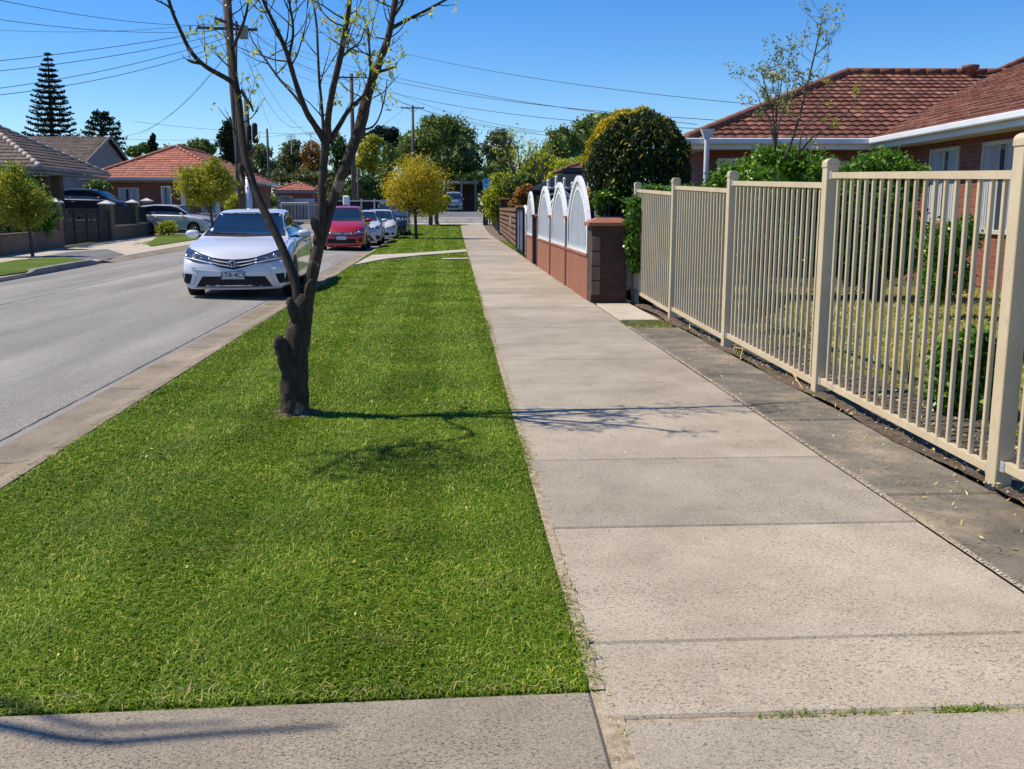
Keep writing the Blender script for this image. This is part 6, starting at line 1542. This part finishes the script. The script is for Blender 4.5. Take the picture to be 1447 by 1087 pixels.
# the tree line behind the houses: each crown its own
TL = [
 ("rounded_tree", "green tree showing above the ridge of the orange tiled roof", 130, [(283, 207, 17, 10), (265, 212, 16, 9), (297, 212, 10, 9)], M_mid, 3200, .42),
 ("rounded_tree", "low green tree between the slim cypress and the orange roof ridge", 132, [(245, 214, 17, 9), (228, 216, 14, 8)], M_mid, 2200, .42),
 ("rounded_tree", "low green tree left of the slim cypress above the gabled house", 128, [(202, 210, 9, 8), (190, 215, 10, 8)], M_mid, 1500, .42),
 ("gum_tree", "greyish gum tree behind the thin pole left of the middle tree stem", 118, [(368, 222, 17, 18), (352, 240, 14, 16), (380, 240, 14, 14)], M_gum, 4200, .36),
 ("gum_tree", "wispy grey gum tree seen between the two tree stems", 122, [(408, 218, 18, 16), (400, 238, 20, 16), (425, 235, 16, 18), (415, 205, 10, 8)], M_gum, 5200, .36),
 ("gum_tree", "reddish grey gum tree just behind the middle tree stem", 120, [(442, 215, 17, 16), (450, 238, 18, 18), (434, 240, 12, 14)], M_rust, 4200, .34),
 ("gum_tree", "rusty tinted gum tree above the small outbuilding", 112, [(430, 250, 26, 12), (395, 250, 20, 10), (462, 252, 14, 12)], M_gum, 4200, .36),
 ("dark_tree", "dark tree between the middle and right stems of the bare tree", 124, [(478, 205, 15, 22), (485, 235, 18, 24), (470, 255, 14, 18)], M_dark, 5200, .40),
 ("dark_tree", "dark feathery pine tree showing behind the second power pole", 150, [(540, 192, 26, 14), (520, 200, 16, 14), (556, 205, 16, 16)], M_pine, 4200, .45),
 ("young_lime_tree", "yellow green tree growing right of the second power pole", 108, [(522, 212, 18, 20), (512, 234, 16, 18), (530, 200, 12, 10), (535, 235, 14, 16)], M_olive, 4200, .34),
 ("young_lime_tree", "light green pointed tree left of the golden street tree", 102, [(550, 225, 14, 16), (545, 245, 16, 16), (549, 210, 7, 8)], M_mid, 3600, .32),
 ("dark_tree", "dark green mass of a tree behind the parked cars", 100, [(515, 262, 24, 20), (540, 270, 24, 18), (495, 272, 16, 16), (560, 285, 20, 14)], M_dark, 7000, .34),
 ("spreading_tree", "biggest broad dark green tree beneath the distant power pole", 138, [(617, 200, 38, 30), (592, 205, 30, 28), (648, 203, 30, 30), (625, 180, 30, 16), (582, 225, 28, 28)], M_mid, 24000, .46),
 ("spreading_tree", "dark lower tree standing above the golden street tree on its right", 120, [(640, 235, 34, 28), (660, 222, 24, 26), (610, 240, 24, 22), (670, 250, 22, 20)], M_dark, 11000, .42),
 ("gum_tree", "airy blue grey gum tree above the blue board", 128, [(704, 195, 20, 14), (692, 212, 16, 16), (720, 215, 16, 18), (705, 232, 24, 20)], M_gum, 5200, .36),
 ("dark_tree", "dark tree filling the gap above the far carport", 112, [(690, 252, 26, 20), (660, 262, 22, 16), (720, 255, 22, 20)], M_dark, 6500, .36),
 ("spreading_tree", "tall rounded grey green tree left of the golden edged conifer", 130, [(850, 186, 34, 27), (828, 200, 30, 30), (870, 205, 30, 30), (848, 170, 24, 14), (812, 215, 24, 26)], M_mid, 20000, .46),
 ("spreading_tree", "darker rounded tree at the left shoulder of the tall grey green tree", 124, [(797, 205, 25, 26), (785, 222, 22, 24), (815, 228, 26, 26)], M_mid, 11000, .42),
 ("yellow_green_tree", "yellow green tree above the dark shed roof", 84, [(765, 232, 26, 18), (750, 245, 20, 16), (785, 240, 20, 16)], M_lime, 5500, .26),
 ("yellow_green_tree", "lime leaved tree between the dark shed and the rounded trees", 80, [(805, 240, 24, 16), (825, 235, 18, 16), (790, 252, 20, 14)], M_lime, 5000, .25),
 ("dark_tree", "dark tree closing the view behind the lime leaved trees", 100, [(760, 255, 36, 24), (810, 255, 36, 26), (735, 265, 26, 24)], M_dark, 9000, .34),
]
for i, (nm, lab, Y, bl, mt, n, lf) in enumerate(TL):
    leafy(nm, lab, "tree", Y, bl, mt, n, lf, 60 + i, zbase=1.15, trunk_r=.28, clump=.36, kper=34, shell=.35, core=.62 if mt in (M_dark, M_mid) else None, group=None)
# shrubs on the right-hand side of the street
leafy("garden_shrub", "bright lime creeper bush spilling over the dark picket fence", "shrub", 57.5, [(708, 270, 24, 22), (697, 292, 15, 24), (722, 262, 20, 16), (702, 252, 12, 9), (690, 285, 8, 20)], M_lime, 11000, .15, 90, zbase=0)
leafy("garden_shrub", "rust coloured shrub rising behind the slatted timber fence", "shrub", 44, [(738, 282, 16, 16), (728, 292, 12, 12), (745, 270, 12, 10)], M_rust, 3600, .14, 91, zbase=0)
leafy("garden_shrub", "green garden shrub between the rust coloured shrub and the first white arch", "shrub", 48, [(728, 262, 18, 12), (745, 255, 14, 10)], M_mid, 3600, .16, 92, zbase=0)
leafy("garden_shrub", "small golden shrub peeking out right of the nearest white arch", "shrub", 20.6, [(836, 275, 8, 14), (832, 290, 7, 12)], M_gold, 1400, .075, 93, zbase=0)
def woods():
    E = []; r = random.Random(77)
    for k in range(46):
        px = -60 + k * 36 + r.uniform(-8, 8); c = W(px, 270, 165); E.append((c.x, 165 + r.uniform(-6, 6), 3.5, 3.4, 3, r.uniform(3.2, 4.6)))
    p = blob_pts(E, 52000, .4, 30, 5, .3); p = p[p[:, 2] > 1]
    o = leaves("woods", p, .6, M_mid, None, 6); o["kind"] = "stuff"
woods()
bare_bush("bare_garden_tree", 745, 300, 52, "almost bare thin branched tree rising behind the white arches", 190, 42, 94, M_lime, 7, "tree", .5, .16, 1.2, rad=.09, tw=8, lsp=.15, z0=0)
def golden_conifer():
    Y = 19.4; c = W(900, 232, Y); rx, rz = 1.0, 1.02; x0 = c.x
    t = thing("golden_edged_conifer", (x0, Y, 0), "large round dark conifer with a golden yellow outer edge", "tree")
    b = MB(); b.tube([(x0, Y, 0), (x0, Y, 1.6), (x0, Y, 2.4)], [.12, .10, .04], 8); b.build("trunk", M_bark2, t, True)
    r = np.random.default_rng(8); n = 52000
    d = r.normal(size=(n, 3)); d /= np.linalg.norm(d, axis=1)[:, None]
    lump = 1 + .045 * np.sin(d[:, 0] * 11 + 3 * d[:, 2]) * np.sin(d[:, 2] * 9 + 2) + .035 * np.sin(d[:, 1] * 17 + d[:, 0] * 13)
    rad = (0.62 + .38 * r.random(n) ** .45) * lump
    p = d * rad[:, None] * np.array([rx, rx, rz]) ; p[:, 2] = np.where(p[:, 2] < 0, p[:, 2] * 1.35, p[:, 2])
    out = rad / lump
    w = p + np.array([x0, Y, c.z])
    # outer sprays: gold foliage colour that also paints in the sunlit upper rim
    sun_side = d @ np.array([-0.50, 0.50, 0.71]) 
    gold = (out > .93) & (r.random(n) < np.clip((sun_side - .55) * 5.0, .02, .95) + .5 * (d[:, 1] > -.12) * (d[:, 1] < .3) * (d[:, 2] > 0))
    gap = (np.sin(d[:, 0] * 19 + 1.3) * np.sin(d[:, 2] * 15 + d[:, 1] * 7) > .62) & (out > .7)
    ok = ~gap
    leaves("crown", w[ok & ~gold], .085, M_cyp, t, 9, .32, .9)
    cg = leaves("golden_sunlit_rim", w[gold] + d[gold] * .03, .10, M_gold, t, 10, .36, .9)
golden_conifer()
leafy("conifer_bush", "lower dark green conifer bush hugging the right side of the golden edged conifer", "shrub", 19.2, [(955, 262, 20, 34), (968, 245, 8, 20)], M_cyp, 9000, .075, 95, zbase=0, clump=.3)
leafy("garden_shrub", "dark glossy shrub with pale flecks behind the sheet metal fence", "shrub", 18.9, [(865, 278, 26, 12), (895, 285, 22, 14), (850, 285, 14, 14)], M_hedge, 3500, .06, 96, zbase=0)
leafy("ivy_bush", "leafy green creeper climbing the far end post of the cream fence", "shrub", 14.3, [(898, 315, 15, 22), (893, 345, 14, 24), (900, 370, 14, 22), (899, 290, 10, 12)], M_hedge, 3400, .075, 97, zbase=0, clump=.35, zmin=.45, aspect=.6, trunk_r=.02)
leafy("hedge_bush", "big glossy green hedge bush behind the third panel of the cream fence", "hedge", 15.3, [(1080, 262, 60, 46), (1040, 275, 34, 36), (1130, 262, 48, 48), (1095, 232, 44, 26), (1160, 260, 30, 44), (1080, 330, 70, 60), (1140, 335, 50, 60), (1022, 268, 26, 34), (1110, 222, 30, 16)], M_hedge, 50000, .075, 98, zbase=0, clump=.34, kper=90, aspect=.5, core=.7)
leafy("hedge_bush", "glossy green bush beside the wing windows under the flood light", "hedge", 15.0, [(1245, 238, 42, 28), (1210, 262, 34, 34), (1280, 258, 32, 30), (1240, 300, 60, 55), (1215, 350, 50, 55), (1270, 350, 42, 50)], M_hedge, 38000, .075, 99, zbase=0, clump=.34, kper=90, aspect=.5, core=.7)
leafy("hedge_bush", "low creeper foliage just above the rail of the two farthest fence panels", "hedge", 15.6, [(920, 268, 16, 7), (955, 270, 26, 10), (990, 272, 22, 12), (940, 300, 60, 30), (990, 320, 40, 50)], M_hedge, 12000, .07, 100, zbase=0, clump=.35, core=.7)
rb = leafy("rose_bush", "rose bush with a few pink flowers in front of the wing wall", "shrub", 12.2, [(1330, 345, 34, 32), (1345, 385, 36, 34), (1318, 400, 26, 30), (1365, 330, 24, 26)], M_hedge, 9000, .06, 101, zbase=0, clump=.4, trunk_r=.03)
leaves("flowers", np.array([tuple(W(1322 + dx, 312 + dy, 11.9)) for dx, dy in ((0, 0), (6, 3), (3, 8), (-4, 5), (12, 0))] * 8) + np.random.default_rng(1).normal(size=(40, 3)) * .02, .05, M_flower, rb, 2, .8)
leafy("garden_shrub", "small glossy shrub in the garden bed right behind the nearest fence panel", "shrub", 6.2, [(1355, 510, 44, 50), (1375, 560, 44, 46), (1338, 560, 30, 36), (1390, 500, 24, 40)], M_hedge, 6500, .05, 102, zbase=0, clump=.4, trunk_r=.02, aspect=.6)
leafy("garden_shrub", "faint spindly shrub on the lawn behind the third fence panel", "shrub", 10.8, [(1085, 425, 26, 24), (1060, 440, 20, 18)], M_hedge, 1600, .05, 103, zbase=0, clump=.4, trunk_r=.02)
bare_bush("sparse_shrub", 1095, 215, 14.6, "tall sparse shrub with silvery leaves sticking up before the terracotta roof", 88, 42, 104, M_sage, 5, "shrub", .85, .05, .42, rad=.016, tw=8, lsp=.035)
_ts = thing("sparse_shrub", tuple(W(1108, 215, 14.4)), "thin leaning shoot of silvery leaves reaching highest against the sky", "shrub")
_w1 = limb("stem", _ts, [(1108, 225, 14.4, .022), (1122, 190, 14.4, .019), (1136, 140, 14.4, .016), (1148, 90, 14.4, .013), (1157, 50, 14.4, .009), (1165, 14, 14.4, .004)], M_bark2, 7)[1]
_w2 = limb("stem", _ts, [(1150, 80, 14.4, .007), (1165, 66, 14.4, .005), (1188, 36, 14.4, .003)], M_bark2, 6)[1]
_bt, _lp = twigs([_w1, _w1, _w2], 9, .42, .005, 105, .5, .35, .8, 6, .03); _bt.build("twigs", M_bark2, _ts); leaves("leaves", _lp, .05, M_sage, _ts, 105, .45, .2)
_ts = thing("sparse_shrub", tuple(W(1140, 215, 14.0)), "sparse arching yellowish twigs crossing the terracotta tiles", "shrub")
_w1 = limb("stem", _ts, [(1128, 220, 14.0, .016), (1150, 192, 14.0, .013), (1185, 172, 14.0, .010), (1208, 145, 14.0, .007), (1222, 120, 14.0, .003)], M_bark2, 7)[1]
_w2 = limb("stem", _ts, [(1128, 220, 14.0, .014), (1134, 185, 14.0, .011), (1150, 165, 14.0, .008), (1168, 135, 14.0, .006), (1180, 112, 14.0, .003)], M_bark2, 6)[1]
_bt, _lp = twigs([_w1, _w2], 6, .30, .004, 106, .5, .35, .7, 6, .03); _bt.build("twigs", M_bark2, _ts); leaves("leaves", _lp, .045, M_olive, _ts, 106, .45, .2)
bare_bush("sapling", 1285, 520, 7.4, "thin dark twin stemmed sapling on the dry lawn behind the fence", 400, 14, 107, M_hedge, 2, "sapling", .2, .04, .1, rad=.008, tw=2, z0=0)
leafy("garden_shrub", "bushy green shrub at the extreme right edge behind the fence", "shrub", 8.5, [(1440, 450, 22, 60), (1450, 520, 26, 50)], M_hedge, 5000, .055, 108, zbase=0, clump=.4, trunk_r=.03)

# off-frame street tree whose long branches shade the driveway
def offscreen_tree():
    t = thing("bare_tree", (-1.9, -0.8, 0), "second bare street tree standing just outside the frame beside the driveway", "tree")
    b = MB(); b.tube(smooth_pts([(-1.9, -.8, -.1), (-2.0, -.6, 1.5), (-2.2, -.3, 2.8), (-2.6, .3, 4.0)], 4), .06, 10, .06); b.build("trunk", M_bark, t, True)
    gx = lambda px, py, h: Vector(P(px, py)) + Vector((SUN_TO.x / SUN_TO.z * h, SUN_TO.y / SUN_TO.z * h, h))
    for (a, c, d, h, r0) in (((-150, 1083), (160, 1050), (480, 1026), 4.6, .030), ((-60, 1046), (140, 1032), (330, 1022), 4.9, .022)):
        pts = [Vector((-2.6, .3, 4.0)), gx(*a, h), gx(*c, h), gx(*d, h)]; w = smooth_pts([tuple(p) for p in pts], 5); n = len(w)
        b = MB(); b.tube(w, [r0 * (1 - .75 * (i / n) ** 2) for i in range(n)], 7, .08); b.build("branch", M_bark, t, True)
offscreen_tree()

# ------------------------------------------------------------------ poles and wires
def pole(px, Y, r, top_py, lab, arms=(), z0=None, lean=0.0, name="power_pole", cat="power pole"):
    b0 = W(px, 300, Y); zt = W(px, top_py, Y).z; z0 = G(Y) if z0 is None else z0; x = b0.x
    t = thing(name, (x, Y, z0), lab, cat)
    b = MB(); b.tube([(x, Y, z0 - .2), (x + lean * .5, Y, (z0 + zt) / 2), (x + lean, Y, zt)], [r * 1.15, r, r * .8], 10, .03); b.build("shaft", M_polewood, t, True)
    for (py, hw, ang) in arms:
        z = W(px, py, Y).z; xx = x + lean * (z - z0) / max(.1, zt - z0); d = Vector((math.cos(ang), math.sin(ang), 0)) * hw
        b = MB(); c = Vector((xx, Y - r, z)); b.beam(c - d, c + d, .12, .13); ar = b.build("crossarm", M_polewood, t)
        b = MB()
        for k in (-.95, -.5, .5, .95): q = c + d * k; b.lathe((q.x, q.y, q.z + .06), [(.03, 0), (.06, .04), (.04, .08), (.06, .12), (.02, .17)], 8)
        b.build("insulators", M_galv, ar, True)
        b = MB(); b.tube([c + Vector((0, 0, -.5)), c + d * .5], .03, 5); b.tube([c + Vector((0, 0, -.5)), c - d * .5], .03, 5); b.build("brace", M_galv, ar)
    return t
mp = pole(346, 54, .20, -60, "tall main timber power pole crowded with wires behind the white sedan", ((42, 1.5, .15), (-4, 1.3, .1), (33, 1.0, 1.2)), z0=0, lean=-.55)
b = MB(); xq = W(352, 270, 54).x
b.bev(xq - .13, xq + .13, 53.6, 53.8, 0.3, 3.2, .02); b.build("pale_base_sleeve", M_galv, mp)
b = MB(); b.tube([tuple(W(334, y_, 53.7)) for y_ in (30, 80, 120, 160, 220, 270)], .05, 6); b.build("cable_conduit", M_polewood, mp)
b = MB(); b.bev(W(338, 45, 53.6).x, W(350, 45, 53.6).x, 53.5, 53.75, W(340, 55, 53.6).z, W(340, 36, 53.6).z, .02); b.build("fuse_box", M_greyp, mp)
p2 = pole(357, 62, .17, 140, "dark pole with a black cylinder near its top right of the main pole", (), z0=0, lean=-.1)
b = MB(); q = W(352, 192, 61.7); b.lathe((q.x, q.y, q.z), [(.10, -.9), (.16, -.8), (.16, .55), (.10, .65)], 12); q = W(360, 186, 61.6); b.lathe((q.x, q.y, q.z), [(.08, -.7), (.17, -.6), (.17, .4), (.10, .5)], 12); b.build("transformer_can", M_black, p2, True)
pole(501, 92, .20, 104, "second tall power pole with one crossarm seen between the tree stems", ((110, 1.4, .0),), lean=0.05)
pole(585.5, 118, .17, 149, "distant power pole with a single crossarm above the broad tree", ((153, 1.35, .0),), lean=0.02)
pole(383, 90, .12, 182, "thin plain pole standing behind the orange tiled roof", (), lean=-.05)
pole(507, 96, .10, 236, "short slender pole in front of the dark trees by the parked cars", (), z0=0)
def mast(px, py0, py1, Y, lab, kind):
    t = thing("roof_antenna", tuple(W(px, py0, Y)), lab, "antenna"); b = MB(); b.tube([tuple(W(px, py0, Y)), tuple(W(px - 1, py1, Y))], .04, 5); b.build("mast", M_galv, t)
    b = MB(); c = W(px - 1, py1, Y)
    for k in range(kind): b.beam(c + Vector((-.45, 0, -.12 * k)), c + Vector((.45, 0, -.12 * k)), .04, .04)
    b.build("aerial_bars", M_galv, t)
mast(412, 218, 191, 90, "branched roof antenna against the sky above the grey gum tree", 4); mast(440, 212, 188, 90, "small roof antenna nearest the middle tree stem", 2)
bq = thing("steel_bollard", (W(350, 300, 50).x, 50, 0), "pale steel column standing right behind the white sedan roof", "bollard")
b = MB(); x = W(352, 290, 50).x; b.tube([(x, 50, 0), (x, 50, 2.9)], .16, 12); b.lathe((x, 50, 2.9), [(.17, 0), (.17, .05), (.04, .1)], 12); b.build("column", M_galv, bq, True)

def wire(lab, a, c, sag, r=.018, group=None, n=22):
    r = r * .66
    A, B = W(*a), W(*c); b = MB(); pts = [A.lerp(B, i / n) - Vector((0, 0, sag * 4 * (i / n) * (1 - i / n))) for i in range(n + 1)]
    b.tube(pts, r, 5); o = b.build("power_line", M_wire); tag(o, lab, "power line", group); return o
wg = "overhead wires"
mainp = (334, 40, 54)
for k, (ly, py, sg) in enumerate([(84, 38, .15), (98, 44, .25), (124, 50, .35), (132, 58, .45)]):
    wire(["highest of the four wires sweeping left from the main pole past the tall pine", "second highest wire sweeping left from the main pole past the tall pine", "third wire down sweeping left from the main pole past the tall pine", "lowest of the four wires sweeping left from the main pole past the tall pine"][k], (330, py, 54), (-60, ly + 8, 42), sg, .022, wg)
for k, (ly, py, Y2) in enumerate([(-8, 34, 30), (22, 40, 34), (40, 30, 60)]):
    wire(["steep wire from the main pole leaving by the top left of the picture", "wire running left above the tall pine just below the top edge", "faint long wire level above both left pines"][k], (330, py, 54), (-40, ly, Y2), .35, .016, wg)
wire("long drooping wire from the main pole down to the gabled house", (326, 70, 54), (178, 192, 72), .9, .016, wg)
wire("second drooping wire running beside the one to the gabled house", (328, 66, 54), (196, 190, 72), .6, .014, wg)
for k, (a, c, sg) in enumerate([((336, 2, 54), (1068, 148, 24.5), .7), ((336, 44, 54), (1012, 170, 22), .75), ((336, 50, 54), (990, 182, 23), .95), ((336, 38, 54), (985, 176, 22.5), .6)]):
    wire(["top wire stretching right from the main pole to the terracotta roof", "middle wire stretching right from the main pole to the corner of the terracotta roof", "lowest wire stretching right and ending left of the white rain head", "second wire down of those stretching right towards the terracotta roof"][k], a, c, sg, .012, wg)
for k, (a, c, sg) in enumerate([((484, 109, 92), (760, 188, 60), .7), ((498, 109, 92), (780, 192, 58), .9), ((518, 110, 92), (800, 190, 56), .8)]):
    wire(["upper wire running right from the second power pole", "middle wire running right from the second power pole over the distant pole", "lower wire running right from the second power pole above the gum tree"][k], a, c, sg, .020, wg)
for k, (a, c, sg) in enumerate([((484, 109, 92), (340, 30, 54), .9), ((518, 110, 92), (344, 34, 54), 1.1), ((502, 112, 92), (338, 52, 54), 1.2)]):
    wire(["left wire linking the main pole with the second power pole", "right wire linking the main pole with the second power pole", "lowest slack wire linking the main pole with the second power pole"][k], a, c, sg, .016, wg)
for k, (a, c, sg) in enumerate([((572, 153, 118), (486, 110, 92), .6), ((600, 153, 118), (518, 110, 92), .6), ((570, 155, 118), (440, 215, 92), .8)]):
    wire(["left wire linking the second power pole with the distant pole", "right wire linking the second power pole with the distant pole", "slack wire dropping left from the distant pole to a roof antenna"][k], a, c, sg, .022, wg)
for k, (a, c, sg) in enumerate([((190, 172, 90), (480, 190, 100), .3), ((160, 196, 95), (480, 182, 100), .5)]):
    wire(["faint level wire above the orange tiled roof", "faint lower wire crossing just above the slim cypress"][k], a, c, sg, .020, wg)
for k, (a, c, sg) in enumerate([((345, 62, 54), (452, 200, 48), .8), ((346, 60, 54), (384, 184, 88), .5), ((342, 66, 54), (430, 178, 60), 1.4)]):
    wire(["thin slack wire falling right from the main pole behind the middle stem", "wire dropping from the main pole to the thin plain pole", "drooping service wire hanging below the main pole crossarm"][k], a, c, sg, .014, wg)
